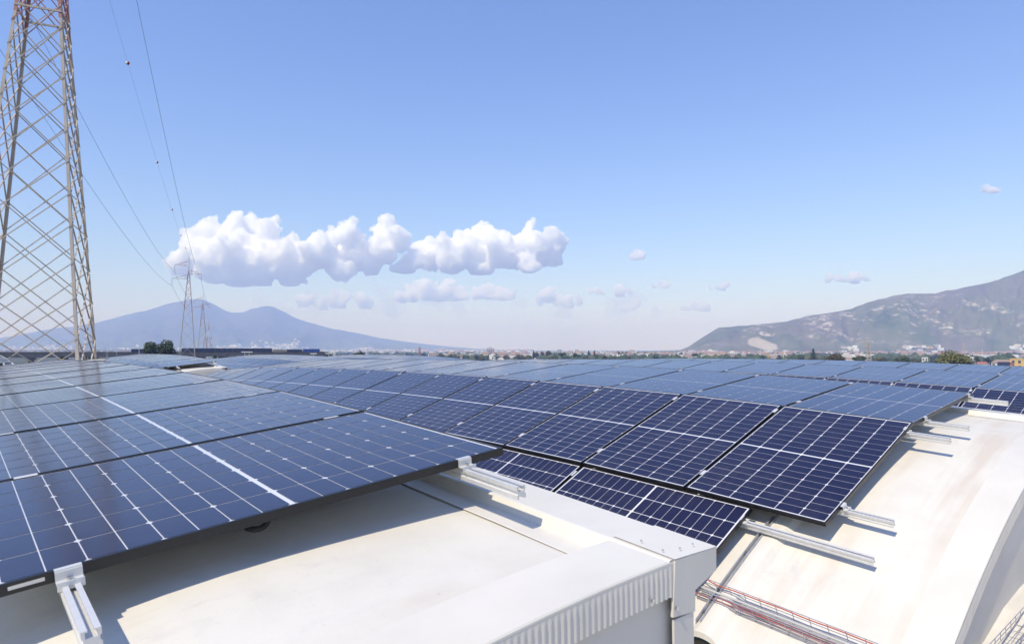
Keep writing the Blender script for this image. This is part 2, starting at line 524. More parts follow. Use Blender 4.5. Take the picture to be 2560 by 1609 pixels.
# ------------------------------------------------------------------ vaulted roofs
def vault(v, bay):
    fine = (bay == 0 and v < 2)
    xa = GX + BAY * bay
    xb = 2 * (CX + BAY * bay) - xa
    oy, oz = PITCHY * (v - 1), DZ[v]
    name = {(0, 0): 'cream vaulted roof nearest the camera with corrugated gable edge', (1, 0): 'second cream vaulted roof, stained membrane bare at its right end', (2, 0): 'third cream vaulted roof behind the stained one', (3, 0): 'farthest cream vaulted roof below the town skyline',
            (0, 1): 'back roof at the left edge of the photo', (1, 1): 'back roof with white corrugated gable below the far pylons', (2, 1): 'back roof covered in panels below the volcano slope', (3, 1): 'back roof covered in panels right of the volcano'}[(v, bay)]
    r = thing('vaulted_roof', (xa, oy + 6, -15), name, 'roof', 'vaulted factory roofs')
    base = Vector(r.location)
    def pt(X, Yv, dz): return Vector((X, Yv + oy, roofz(Yv) + dz + oz + camber(X, bay))) - base
    Y0, Y1 = 3.70, 7.93
    # X stations: a ribbed joint once a metre, plain sheet between
    xs = [(xa - .005, 0)]
    x = xa - (1.75 if v == 0 else 1.23)
    while x > xb + .2:
        xs += [(x + .10, 0), (x + .055, .030), (x + .02, .036), (x - .02, .036), (x - .055, .030), (x - .10, 0)] if fine else [(x, 0)]
        x -= 1.0
    xs.append((xb + .005, 0))
    ys = [Y0 + (Y1 - Y0) * j / (26 if fine else 8) for j in range((26 if fine else 8) + 1)]
    rows = [[pt(X, y, d + rdz(y)) for y in ys] + [pt(X, y, d + rdz(y) - .037) for y in reversed(ys)] for X, d in xs]
    mb = MB(); mb.loft(rows, closed=True, caps=True)
    mb.build('roof_sheet', M['roof'], r)
    # gable flashing: flat strip on top, corrugated fascia, plain wall below
    for end in ((0, 1) if (bay == 0 and v < 2) or bay == 0 else (0,)):
        X0 = xa if end == 0 else xb
        s = -1 if end == 0 else 1
        yy = [Y0 + (7.98 - Y0) * j / 40 for j in range(41)]
        mb = MB()
        mb.loft([[pt(X0 + s * .232, y, rdz(y) + .002) for y in yy], [pt(X0 + s * .23, y, .001) for y in yy], [pt(X0 + s * .004, y, .004) for y in yy], [pt(X0, y, .0) for y in yy], [pt(X0, y, -.010) for y in yy]])
        mb.build('gable_flashing', M['flash'], r)
        pitch_ = .0225 if end == 0 and fine else .12
        n = int((7.975 - Y0) / pitch_) * (6 if fine else 1)
        top, bot, bot2 = [], [], []
        for j in range(n + 1):
            y = Y0 + (7.975 - Y0) * j / n
            rr = noise.noise(Vector((y * 5, v, 3)))
            dx = .0014 * (1 + math.sin(math.pi * j / 3 + rr * 1.5)) * (1 + .35 * noise.noise(Vector((y * 14, 5, v)))) if fine else 0
            top.append(pt(X0 - s * .001, y, -.008))
            bot.append(pt(X0 - s * (dx + .001), y, -.022))
            bot2.append(pt(X0 - s * (dx * 1.2 + .001 + .002 * rr), y, -.100 + .002 * rr))
        mb = MB(); mb.loft([top, bot, bot2, [q + Vector((s * .004, 0, 0)) for q in bot2]])
        mb.build('gable_fascia', M['wall'], r)
        wz = -2.9 - oz
        mb = MB()
        ya = [Y0 + (8.08 - Y0) * j / 20 for j in range(21)]
        mb.loft([[pt(X0 + s * .024, y, -.03) for y in ya], [Vector((X0 + s * .024, y + oy, -2.6 + camber(X0, bay))) - base for y in ya]])
        mb.build('gable_wall', M['wall'], r)
    # eave flashing along the high edge
    prof = [(7.835, -.0392), (7.84, -.0378), (7.925, -.0375), (7.938, -.035), (7.955, .005), (7.962, .007), (8.194, .003), (8.197, .0), (8.196, -.068), (8.078, -.104), (8.076, -.168), (8.07, -.168)]
    xs2 = [xa + (xb - xa) * j / 30 for j in range(31)]
    mb = MB(); mb.loft([[pt(X, a, b) for a, b in prof] for X in xs2])
    mb.build('eave_flashing', M['flash'], r)
    # rear wall under the eave and gutter
    mb = MB(); mb.loft([[pt(X, 8.06, -.14), Vector((X, 8.06 + oy, -2.6 + camber(xa, bay))) - base] for X in xs2])
    mb.build('rear_wall', M['wall'], r)
    gy = [(8.05, -2.02), (8.6, -2.1), (9.6, -2.1), (9.95, -1.98), (10.1, -1.86)]
    mb = MB(); mb.loft([[Vector((X, y + oy, z + oz + camber(X, bay))) - base for y, z in gy] for X in xs2])
    mb.build('gutter', M['flash'], r)
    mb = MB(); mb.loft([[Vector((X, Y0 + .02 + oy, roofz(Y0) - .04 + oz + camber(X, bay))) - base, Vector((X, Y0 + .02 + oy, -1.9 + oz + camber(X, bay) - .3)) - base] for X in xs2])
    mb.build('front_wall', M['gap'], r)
    if fine:
        # end plate that closes the eave at the gable corner
        zt = roofz(7.982)
        poly = [(7.976, zt + .006), (8.197, zt + .003), (8.196, zt - .070), (8.078, zt - .106), (8.076, zt - .170), (7.962, zt - .160)]
        vs = [Vector((xa + .006, y + oy, z + oz + camber(xa, bay))) - base for y, z in poly] + [Vector((xa - .003, y + oy, z + oz + camber(xa, bay))) - base for y, z in poly]
        n = len(poly)
        mb = MB(); mb.add(vs, [tuple(range(n)), tuple(range(2 * n - 1, n - 1, -1))] + [(k, (k + 1) % n, n + (k + 1) % n, n + k) for k in range(n)])
        mb.build('corner_plate', M['wall'], r)
        mb = MB(); mb.loft([[pt(X, y, z) for y, z in ((7.972, .0095), (8.199, .0055), (8.199, -.004))] for X in (xa - .235, xa - .1, xa + .0065)]); mb.build('corner_cap', M['flash'], r)
        mb = MB(); mb.box(Vector((xa + .0, 8.02 + oy, zt - .6 + oz + camber(xa, bay))) - base, (.008, .10, .86)); mb.build('corner_trim', M['wall'], r)
        for (x_, y_, z_) in ((xa + .007, 7.975, zt - .135), (xa + .007, 7.86, zt - .085)):
            mb = MB(); c = Vector((x_, y_ + oy, z_ + oz + camber(xa, bay))) - base
            mb.tube([c, c + Vector((.006, 0, 0))], .006, 8); mb.build('screw', M['bolt'], r)
        for y_, x_ in ((8.05, -.03), (8.12, -.03), (8.0, -.14), (7.99, -.05)):
            mb = MB(); c = pt(xa + x_, y_, .015); mb.tube([c, c + Vector((0, 0, .003))], .0035, 8); mb.build('screw', M['galv'], r)
    return r
for v in (0, 1, 2, 3):
    for bay in (0, 1):
        vault(v, bay)

# valley floor between the two rows of vaults, under the camera
def valley(bay, xa, xb):
    ys = [-2, 0, 1.5, 3, 4, 4.9, 5.35, 5.78, 7, 9, 14, 22, 30]
    zs = [-2.1, -2.05, -2.0, -1.9, -1.84, -1.785, -1.70, -1.667, -1.64, -1.64, -1.7, -1.75, -1.8]
    mb = MB(); mb.loft([[(x, y, z - (.08 if bay else 0)) for y, z in zip(ys, zs)] for x in (xa, (xa + xb) / 2, xb)])
    return kind(mb.build('valley_roof', M['roof']), 'structure')
valley(0, GX - .05, 3.5)
valley(1, BAY + GX - .05, 2 * CX - GX + .05)

# ------------------------------------------------------------------ strut channel, cable trays, cables
def rz(Yv, X): return roofz(Yv) + rdz(Yv) + camber(X)
st = thing('support_channel', (-2.5, 4.25, rz(4.25, -2.5)), 'galvanised support channel running down the stained roof under the rail end', 'channel')
b0 = Vector(st.location)
pr = [(-.0205, 0), (-.0205, .041), (-.011, .041), (-.011, .035), (-.0165, .035), (-.0165, .004), (.0165, .004), (.0165, .035), (.011, .035), (.011, .041), (.0205, .041), (.0205, 0)]
rows = []
for j in range(13):
    y = 3.76 + (4.80 - 3.76) * j / 12
    c = Vector((-2.5, y, rz(y, -2.5) + .002)) - b0
    rows.append([c + Vector((a, 0, b)) for a, b in pr])
mb = MB(); mb.loft(rows, closed=True, caps=True); mb.build('channel_profile', M['galv'], st)
for y in (3.83, 4.02, 4.36):
    mb = MB(); c = Vector((-2.5, y, rz(y, -2.5) + .043)) - b0
    mb.tube([c, c + Vector((0, 0, .006))], .011, 6); mb.build('bolt', M['bolt'], st)

def tray(name_label, p0, p1, side, upv, width=.10, height=.055, step=.10, cat='cable tray'):
    """wire mesh tray from p0 to p1; side: unit vector across it"""
    p0, p1, side, upv = Vector(p0), Vector(p1), Vector(side), Vector(upv)
    t = thing('cable_tray', p0, name_label, cat, 'wire cable trays')
    d = p1 - p0
    n = max(2, int(d.length / step))
    for k, (a, h) in enumerate(((-.5, 1), (-.5, .5), (-.5, 0), (-.16, 0), (.16, 0), (.5, 0), (.5, .5), (.5, 1))):
        mb = MB(); mb.tube([d * j / 6 + side * width * a + upv * height * h for j in range(7)], .0022, 5); mb.build('long_wire', M['wire'], t)
    for j in range(n + 1):
        c = d * (j / n)
        mb = MB(); mb.tube([c + side * width * a + upv * (height * h - .003) for a, h in ((-.5, 1.05), (-.5, .2), (-.42, 0), (.42, 0), (.5, .2), (.5, 1.05))], .0022, 5)
        mb.build('cross_wire', M['wire'], t)
    return t
def cable(nm, pts, r, m, label, grp=None):
    pts = [Vector(p) for p in pts]
    out = []
    for i in range(len(pts) - 1):           # Catmull-Rom
        a, b, c_, d = pts[max(i - 1, 0)], pts[i], pts[i + 1], pts[min(i + 2, len(pts) - 1)]
        for k in range(6):
            s = k / 6
            out.append(.5 * ((2 * b) + (c_ - a) * s + (2 * a - 5 * b + 4 * c_ - d) * s * s + (3 * b - a - 3 * c_ + d) * s ** 3))
    out.append(pts[-1])
    o = link(nm, None, None) if False else None
    base = out[0].copy()
    mb = MB(); mb.tube([q - base for q in out], r, 8)
    o = mb.build(nm, m, None, True)
    o.location = base
    return tag(o, label, 'cable', grp)
tz = lambda y, x: rz(y, x) + .030
sl_ = Vector((0, 1, .52)).normalized()
tn_ = Vector((0, -.46, .89))
tray('wire mesh tray with red cables along the low edge of the stained roof', (-2.62, 3.965, tz(3.965, -2.62)), (-1.24, 3.965, tz(3.965, -1.24)), sl_, tn_, .105, .075)
def along(y, dz, x0=-2.6, x1=-1.24, n=8, wob=.004, sd=1):
    rr = random.Random(sd)
    return [(x0 + (x1 - x0) * j / n, y + rr.uniform(-wob, wob), tz(y, x0 + (x1 - x0) * j / n) + dz + rr.uniform(0, wob)) for j in range(n + 1)]
cable('red_cable', [(-2.80, 4.14, tz(4.14, -2.8) + .12), (-2.69, 4.04, tz(4.04, -2.69) + .07)] + along(4.01, .038, -2.55), .0042, M['red'], 'upper red cable bending into the wire tray on the stained roof', 'red cables in the tray')
cable('red_cable', along(3.935, .006, -2.70, sd=4), .0048, M['red'], 'lower red cable along the near side of the wire tray', 'red cables in the tray')
cable('red_cable', along(3.95, .012, -2.50, sd=6, wob=.006), .004, M['red'], 'red cable running in the middle of the wire tray', 'red cables in the tray')
cable('grey_conduit', along(3.985, .007, -2.62, sd=9, wob=.001), .009, M['conduit'], 'pale grey conduit lying between the red cables in the tray')
cable('grey_conduit', along(3.965, .006, -2.62, sd=10, wob=.001), .006, M['galv'], 'thin bright conduit beside the grey one in the tray')
# trays in the valley at the right edge
tray('wire mesh tray at the lower right corner, nearer the gable wall', (-1.10, 4.35, -1.78), (-1.02, 6.6, -1.63), (1, 0, 0), (0, 0, 1), .10, .05)
tray('wire mesh tray at the lower right corner, farther from the gable wall', (-.96, 4.35, -1.78), (-.86, 6.6, -1.63), (1, 0, 0), (0, 0, 1), .12, .05)
for k, (x, r, m, lab) in enumerate(((-.99, .008, 'red', 'red cable at the lower right corner beside the gable wall'), (-.94, .010, 'black', 'thick black cable beside the red one at the lower right corner'), (-.90, .008, 'red', 'second red cable at the lower right corner, right of the black one'))):
    cable('red_cable' if m == 'red' else 'black_cable', [(x + .08 * (y - 4.3) / 2.3, y, -1.765 + .15 * (y - 4.3) / 2.3) for y in (4.3, 5, 5.6, 6.1, 6.6)], r, M[m], lab, 'cables in the valley trays')
# loop of black cable hanging under the nearest panel
def atx(px, py, X):
    r_ = ray(px, py)
    return r_ * (X / r_.x)
cable('black_cable', [atx(606, 1296, -2.20), atx(614, 1315, -2.17), atx(632, 1322, -2.14), atx(652, 1319, -2.14), atx(667, 1307, -2.17), atx(672, 1292, -2.2)], .010, M['black'], 'black cable loop hanging below the front edge of the nearest panel')
cable('black_cable', [atx(668, 1292, -2.22), atx(682, 1297, -2.19), atx(697, 1291, -2.19), atx(704, 1281, -2.22)], .004, M['black'], 'thin black cable end beside the loop under the nearest panel')

# ------------------------------------------------------------------ ground, mountains
G = -15.0
exec_env = None

def veg_mat(name, cols, scale, extra=None, rough=.95):
    m = mat(name, cols[0], rough, 0, .1)
    t = m.node_tree; b = t.nodes['Principled BSDF']
    geo = t.nodes.new('ShaderNodeNewGeometry')
    def nz(s, st=(1, 1, 1), d=8, rg=.62):
        mp = t.nodes.new('ShaderNodeMapping'); mp.inputs['Scale'].default_value = st
        n = t.nodes.new('ShaderNodeTexNoise'); n.inputs['Scale'].default_value = s; n.inputs['Detail'].default_value = d; n.inputs['Roughness'].default_value = rg
        t.links.new(geo.outputs['Position'], mp.inputs[0]); t.links.new(mp.outputs[0], n.inputs[0]); return n.outputs['Fac']
    rp = t.nodes.new('ShaderNodeValToRGB')
    e = rp.color_ramp.elements
    e[0].position = .32; e[0].color = (*cols[0], 1); e[1].position = .70; e[1].color = (*cols[-1], 1)
    for k, c in enumerate(cols[1:-1]):
        q = e.new(.32 + .38 * (k + 1) / (len(cols) - 1)); q.color = (*c, 1)
    t.links.new(nz(scale), rp.inputs[0])
    out = rp.outputs[0]
    if extra: out = extra(t, geo, nz, out)
    t.links.new(out, b.inputs['Base Color'])
    return m
M['plain'] = veg_mat('plain_ground', [(.035, .05, .022), (.07, .085, .04), (.13, .12, .075), (.055, .07, .03)], .012)

mb = MB()
nr = [30, 80, 200, 500, 1200, 2500, 5000, 9000, 14500]
rows = [[(math.cos(a * math.pi / 24) * r, math.sin(a * math.pi / 24) * r, G) for a in range(49)] for r in nr]
mb.loft(rows)
mb.add([(math.cos(a * math.pi / 24) * 30, math.sin(a * math.pi / 24) * 30, G) for a in range(48)], [tuple(range(48))])
kind(mb.build('ground', M['plain']), 'structure')

def interp(tab, x):
    if x <= tab[0][0]: return tab[0][1]
    for (a, b), (c, d) in zip(tab, tab[1:]):
        if x <= c:
            return b + (d - b) * (x - a) / (c - a)
    return tab[-1][1]
VOLC = [(-700, 873), (-300, 866), (-100, 852), (0, 845), (99, 826), (198, 812), (239, 807), (319, 785), (372, 772), (425, 757), (450, 751), (468, 748), (505, 748), (524, 756), (542, 766), (560, 776), (580, 782), (606, 780), (630, 771), (659, 765), (670, 763), (681, 765), (712, 781), (745, 798), (780, 809), (819, 819), (904, 835), (957, 846), (1010, 853), (1064, 860), (1170, 870), (1276, 875), (1420, 876.5)]
RIDGE = [(1600, 877.5), (1680, 875.5), (1702, 874), (1722, 866), (1744, 851), (1770, 835), (1797, 819), (1830, 816), (1861, 814), (1915, 809), (1968, 804), (1995, 797), (2021, 789), (2075, 781), (2127, 771), (2170, 757), (2212, 744), (2240, 738), (2265, 734), (2300, 732), (2340, 732), (2404, 720), (2478, 705), (2500, 699), (2521, 691), (2560, 678), (2620, 655), (2720, 640), (2900, 640), (3200, 690), (3500, 780)]

def mtn_z(px, d, tab, d0, d1, power, gul, seed):
    t = max(0., min(1., (d - d0) / (d1 - d0)))
    sil = interp(tab, px)
    H = max(0., zof(sil, d1) - G)
    H += noise.fractal(Vector((px * .03, seed, 0)), 1, 2, 4) * gul * .10 * min(1, H / 200)
    z = G + H * t ** power
    q = Vector((px * .011, t * .9 + seed, 1.3))
    n = noise.ridged_multi_fractal(q, 1, 2.1, 5, 1, 2) - 1.0
    n2 = noise.fractal(Vector((px * .035, t * 5, seed)), .8, 2.0, 6)
    z += (n * gul + n2 * gul * .45) * (t * (1 - t) * 4) ** .8 * min(1, H / 260) * .8
    return min(z, G + (zof(sil, d1) - G) * d / d1) if t < 1 else z

def mountain(name, tab, px0, px1, step, d0, d1, nrow, power, gul, seed, material):
    rows = []
    ds = [d0 + (d1 - d0) * j / nrow for j in range(nrow + 1)]
    px = px0
    while px <= px1:
        col = []
        for d in ds:
            col.append(at(px, d, mtn_z(px, d, tab, d0, d1, power, gul, seed) - (3 if d == d0 else 0)))
        H = mtn_z(px, d1, tab, d0, d1, power, gul, seed) - G
        col.append(at(px, d1 * 1.08, G + H * .55))
        col.append(at(px, d1 * 1.2, G - 3))
        rows.append(col)
        px += step
    mb = MB(); mb.loft(rows)
    o = mb.build(name, material, None, True)
    return kind(o, 'structure')

def fields(t, geo, nz, base):
    sp = t.nodes.new('ShaderNodeSeparateXYZ'); t.links.new(geo.outputs['Position'], sp.inputs[0])
    r = t.nodes.new('ShaderNodeMapRange'); r.inputs[1].default_value = 130; r.inputs[2].default_value = 30; r.inputs[3].default_value = 0; r.inputs[4].default_value = .8
    ad = t.nodes.new('ShaderNodeMath'); ad.operation = 'MULTIPLY_ADD'; ad.inputs[1].default_value = 160; ad.inputs[2].default_value = -80
    t.links.new(nz(.004, (1, 1, 1), 6), ad.inputs[0])
    a2 = t.nodes.new('ShaderNodeMath'); a2.operation = 'ADD'; t.links.new(ad.outputs[0], a2.inputs[0]); t.links.new(sp.outputs[2], a2.inputs[1])
    t.links.new(a2.outputs[0], r.inputs[0])
    x = t.nodes.new('ShaderNodeMix'); x.data_type = 'RGBA'; t.links.new(r.outputs[0], x.inputs[0]); t.links.new(base, x.inputs[6]); x.inputs[7].default_value = (.10, .13, .065, 1)
    return x.outputs[2]
M['volcano'] = veg_mat('volcano_slope', [(.022, .035, .022), (.040, .055, .030), (.075, .065, .050), (.035, .048, .028)], .0022, fields)
def rocks(t, geo, nz, base):
    def rng(x, a, c, lo=0., hi=1.):
        r = t.nodes.new('ShaderNodeMapRange'); r.inputs[1].default_value = a; r.inputs[2].default_value = c; r.inputs[3].default_value = lo; r.inputs[4].default_value = hi
        t.links.new(x, r.inputs[0]); return r.outputs[0]
    def op(o, a, c):
        x = t.nodes.new('ShaderNodeMath'); x.operation = o
        t.links.new(a, x.inputs[0])
        if isinstance(c, (int, float)): x.inputs[1].default_value = c
        else: t.links.new(c, x.inputs[1])
        return x.outputs[0]
    def mix(f, a, c):
        x = t.nodes.new('ShaderNodeMix'); x.data_type = 'RGBA'; t.links.new(f, x.inputs[0]); t.links.new(a, x.inputs[6]); x.inputs[7].default_value = (*c, 1); return x.outputs[2]
    sp = t.nodes.new('ShaderNodeSeparateXYZ'); t.links.new(geo.outputs['Position'], sp.inputs[0])
    z = sp.outputs[2]
    purple = rng(nz(.006, (1, 1, 1), 4), .44, .62, 0, .6)
    out = mix(purple, base, (.165, .130, .115))
    patch = op('MULTIPLY', rng(nz(.035, (1, 1, 1.6), 8, .74), .505, .585), rng(nz(.008, (1, 1, 1.5), 4), .50, .575))
    mid = op('MULTIPLY', rng(z, 8, 45), rng(z, 205, 160))
    out = mix(op('MULTIPLY', op('MULTIPLY', patch, mid), .95), out, (.56, .49, .42))
    # quarry scar: a lens of bare pale ground on the slope
    qc = QUARRY
    def sub(a, v): return op('SUBTRACT', a, v)
    ax = op('ADD', op('MULTIPLY', sub(sp.outputs[0], qc[0]), qc[3]), op('MULTIPLY', sub(sp.outputs[1], qc[1]), qc[4]))
    az = sub(z, qc[2])
    wob = op('MULTIPLY', sub(nz(.03, (1, 1, 1), 5), .5), 22.)
    ax2 = op('DIVIDE', op('ADD', ax, wob), qc[5]); az2 = op('DIVIDE', op('ADD', az, op('MULTIPLY', wob, .45)), qc[6])
    dd = op('ADD', op('MULTIPLY', ax2, ax2), op('ABSOLUTE', az2, 0))
    out = mix(rng(dd, 1.05, .85), out, (.44, .38, .29))
    return out
R0, R1, RP, RG = 1900, 2330, .9, 46
# quarry centre from its place on the slope
_best = None
for d in range(R0, R1, 4):
    zz = mtn_z(1905, d, RIDGE, R0, R1, RP, RG, 4.2)
    e = abs(874 - zz / d * FPX - 859)
    if _best is None or e < _best[0]: _best = (e, d, zz)
_qp = at(1905, _best[1], _best[2])
_rt = Vector((math.cos(YAW), -math.sin(YAW), 0))
QUARRY = (_qp.x, _qp.y, _qp.z, _rt.x, _rt.y, 38 * _best[1] / FPX, 17 * _best[1] / FPX)
M['ridge'] = veg_mat('limestone_ridge', [(.070, .095, .040), (.120, .140, .065), (.165, .160, .095), (.085, .110, .050)], .008, rocks)
mountain('volcano', VOLC, -700, 1420, 8, 4300, 7000, 46, 1.9, 85, 1.7, M['volcano'])
mountain('mountain', RIDGE, 1600, 3500, 6, R0, R1, 60, RP, RG, 4.2, M['ridge'])

# ------------------------------------------------------------------ towns as masses of small houses
HM = [mat('stucco_white', (.74, .72, .69), .8), mat('stucco_cream', (.66, .59, .50), .8), mat('stucco_ochre', (.58, .44, .27), .8), mat('stucco_pink', (.60, .46, .40), .8), mat('roof_tiles', (.31, .215, .17), .85), mat('concrete_grey', (.42, .41, .40), .85), mat('window_dark', (.05, .055, .06), .3)]
def house(mb, c, wx, wy, h, rot, rr, roof):
    R = Matrix.Rotation(rot, 3, 'Z')
    mb.box(c + Vector((0, 0, h / 2)), (wx, wy, h), R, rr.choice((0, 0, 0, 1, 1, 1, 5, 2) if roof else (0, 0, 0, 0, 1, 5)))
    if roof:
        e = .5
        vs = [R @ Vector((x * (wx / 2 + e), y * (wy / 2 + e), 0)) + c + Vector((0, 0, h + .02)) for x, y in ((-1, -1), (1, -1), (1, 1), (-1, 1))]
        vs += [R @ Vector((x * wx * .25, 0, h * .22 + 1.2)) + c + Vector((0, 0, h)) for x in (-1, 1)]
        mb.add(vs, [(0, 1, 5, 4), (1, 2, 5), (2, 3, 4, 5), (3, 0, 4)], 4)
    if wx < 30:
        for k in range(2):                  # a few dark openings on the side that looks at the camera
            d_ = -Vector((c.x, c.y, 0)).normalized()
            s_ = Vector((-d_.y, d_.x, 0))
            Rf = Matrix((s_, d_, Vector((0, 0, 1)))).transposed()
            mb.box(c + d_ * (max(wx, wy) * .5) + s_ * rr.uniform(-.25, .25) * wx + Vector((0, 0, h * rr.uniform(.35, .7))), (1.6, .3, 1.7), Rf, 6)
rr = random.Random(11)
mb = MB()
n = 0
while n < 1700:                             # the plain from the right of the volcano to the ridge
    px = rr.uniform(820, 2620)
    d = 1000 * math.exp(rr.uniform(-.25, 1.35))
    if px > 1700 and d > 1950: continue
    dens = noise.noise(Vector((px * .012, d * .0012, 7))) + rr.uniform(-.45, .45)
    if dens < .02 or (px < 1080 and d < 1900): continue
    c = at(px, d, G)
    s = rr.uniform(.8, 1.5)
    house(mb, c, 11 * s, 9 * s, rr.choice((4, 6.5, 6.5, 9)), rr.uniform(0, 3.1), rr, rr.random() < .22)
    n += 1
kind(mb.build('town_houses', HM), 'stuff')
mb = MB()
n = 0
while n < 3300:                             # the towns round the foot of the volcano
    px = rr.uniform(-60, 1330)
    d = rr.choice((rr.uniform(3000, 4500), rr.uniform(4200, 5500)))
    z = mtn_z(px, d, VOLC, 4300, 7000, 1.9, 85, 1.7)
    dens = noise.noise(Vector((px * .006, d * .0022, 3))) * 1.1 + rr.uniform(-.4, .4) - (max(0, d - 4750) / 900) + (.1 if px > 500 else -.12)
    if dens < .1: continue
    s = rr.uniform(.7, 2.0)
    house(mb, at(px, d, z - 3), 16 * s, 12 * s, rr.uniform(8, 17), rr.uniform(0, 3.1), rr, rr.random() < .2)
    n += 1
kind(mb.build('town_houses', HM), 'stuff')
mb = MB()
n = 0
while n < 1100:                             # villages on the foot of the limestone ridge
    px = rr.uniform(1700, 2640)
    d = rr.uniform(1450, 1960)
    z = mtn_z(px, d, RIDGE, R0, R1, RP, RG, 4.2)
    dens = noise.noise(Vector((px * .011, d * .003, 9))) + rr.uniform(-.4, .4) - max(0, z - 4) / 32 + (.15 if px > 2200 else 0)
    if dens < .12 or z > G + (9 if px < 2100 else 26): continue
    s = rr.uniform(.7, 1.7)
    house(mb, at(px, d, z - 2), 12 * s, 10 * s, rr.uniform(5, 11), rr.uniform(0, 3.1), rr, rr.random() < .35)
    n += 1
kind(mb.build('town_houses', HM), 'stuff')

# ------------------------------------------------------------------ trees
def leaf_mat(name, col, col2):
    m = mat(name, col, .6, 0, .25, 0, .03, .9, 0, (1, 1, 1), 0, col2, 3)
    b = m.node_tree.nodes['Principled BSDF']
    b.inputs['Subsurface Weight'].default_value = 0
    return m
LM = [leaf_mat('leaf_dark', (.030, .048, .014), (.055, .075, .022)), leaf_mat('leaf_mid', (.050, .078, .022), (.085, .110, .035)), leaf_mat('leaf_olive', (.085, .095, .035), (.13, .125, .05)), leaf_mat('leaf_fig', (.11, .125, .035), (.20, .19, .07)), leaf_mat('leaf_rust', (.075, .075, .02), (.13, .085, .03))]
BARK = mat('bark', (.11, .08, .055), .9)
def crown(lobes, nleaf, size, rr, flat=1.0):
    mb = MB()
    tot = sum(r ** 2 for _, r in lobes)
    for c, r in lobes:
        for _ in range(max(6, int(nleaf * r * r / tot))):
            d = Vector((rr.gauss(0, 1), rr.gauss(0, 1), rr.gauss(0, 1))).normalized()
            q = Vector(c) + Vector((d.x, d.y, d.z * flat)) * r * rr.uniform(.62, 1.05)
            nrm = (d + Vector((rr.uniform(-.8, .8), rr.uniform(-.8, .8), rr.uniform(-.3, .9)))).normalized()
            x = nrm.orthogonal().normalized(); y = nrm.cross(x)
            a = rr.uniform(0, 6.28)
            x, y = x * math.cos(a) + y * math.sin(a), y * math.cos(a) - x * math.sin(a)
            s = size * rr.uniform(.6, 1.3)
            mb.add([q - x * s, q - y * s * .5, q + x * s, q + y * s * .5], [(0, 1, 2, 3)])
    return mb
def tree(nm, px, depth, top_y, width_px, label, lm, kind_='round', grp='trees around the town', nleaf=420, crown_y=None, seed=1):
    rr = random.Random(seed * 77 + int(px))
    base = at(px, depth, G)
    ztop = zof(top_y, depth)
    H = ztop - G
    W = width_px / FPX * depth
    t = thing(nm, base, label, 'tree', grp)
    crh = H * .55 if crown_y is None else (crown_y - top_y) / FPX * depth
    lobes = []
    if kind_ == 'umbrella':
        for k in range(12):
            a = rr.uniform(0, 6.28); q = rr.uniform(0, .36) * W
            lobes.append(((math.cos(a) * q, math.sin(a) * q, H - crh * .62 + rr.uniform(-.12, .22) * crh - q * .12), W * .17))
        flat = .62
    elif kind_ == 'cypress':
        for k in range(9):
            f = k / 8
            lobes.append(((rr.uniform(-.06, .06) * W, rr.uniform(-.06, .06) * W, H - crh + crh * f * .95), W * .5 * (1 - .75 * f) * (.7 + .3 * min(1, f * 4))))
        flat = 1.4
    elif kind_ == 'tiers':
        for k in range(9):
            f = k / 8
            n = max(3, 8 - k // 2)
            R_ = W * .5 * (1 - f * .88)
            for j in range(n):
                a = 6.28 * j / n + k
                for q in (.35, .7, 1.0):
                    lobes.append(((math.cos(a) * R_ * q, math.sin(a) * R_ * q, H - crh + crh * f * .97 + q * .05 * crh), W * .055))
        flat = .45
    elif kind_ == 'palm':
        lobes = []; flat = 1
    else:
        for k in range(11):
            a = rr.uniform(0, 6.28); q = (rr.random() ** .5) * .34 * W
            zz = rr.uniform(.18, .80)
            lobes.append(((math.cos(a) * q, math.sin(a) * q, H - crh + crh * zz * (1 - .25 * q / (.34 * W + 1e-6))), W * rr.uniform(.14, .22)))
        lobes.append(((0, 0, H - crh * .35), W * .28))
        flat = .85
    size = max(.28, depth / FPX * 2.2) * (1.0 if kind_ != 'tiers' else .7)
    mb = MB()
    tr_top = H - crh * .45
    tw = max(.12, W * .028)
    mb.tube([(0, 0, 0), (tw * .4, 0, tr_top * .5), (0, 0, tr_top)] + ([(0, 0, H * .99)] if kind_ in ('tiers', 'cypress') else []), [tw * 1.3, tw, tw * .75] + ([tw * .2] if kind_ in ('tiers', 'cypress') else []), 7)
    if kind_ in ('round', 'umbrella'):
        for c, r in lobes[:7]:
            mb.tube([(0, 0, tr_top * (.72 if kind_ == 'umbrella' else .6)), Vector((c[0] * .5, c[1] * .5, (tr_top * .7 + c[2]) / 2)), c], [tw * .55, tw * .4, tw * .15], 5)
    mb.build('trunk', BARK, t)
    if kind_ == 'palm':
        mb = MB()
        for k in range(22):
            a = rr.uniform(0, 6.28); e = rr.uniform(-.5, 1.1)
            d = Vector((math.cos(a) * math.cos(e), math.sin(a) * math.cos(e), math.sin(e)))
            p0 = Vector((0, 0, H - crh * .5)); Ln = W * .5
            pts = [p0 + d * Ln * s + Vector((0, 0, -Ln * .55 * s * s)) for s in (0, .35, .7, 1)]
            s_ = Vector((-math.sin(a), math.cos(a), 0)) * Ln * .11
            for p, q, f0, f1 in ((0, 1, .5, 1), (1, 2, 1, .9), (2, 3, .9, .1)):
                mb.add([pts[p] - s_ * f0, pts[p] + s_ * f0, pts[q] + s_ * f1, pts[q] - s_ * f1], [(0, 1, 2, 3)])
        mb.build('crown', lm, t)
    else:
        crown(lobes, nleaf, size, rr, flat).build('crown', lm, t)
    return t
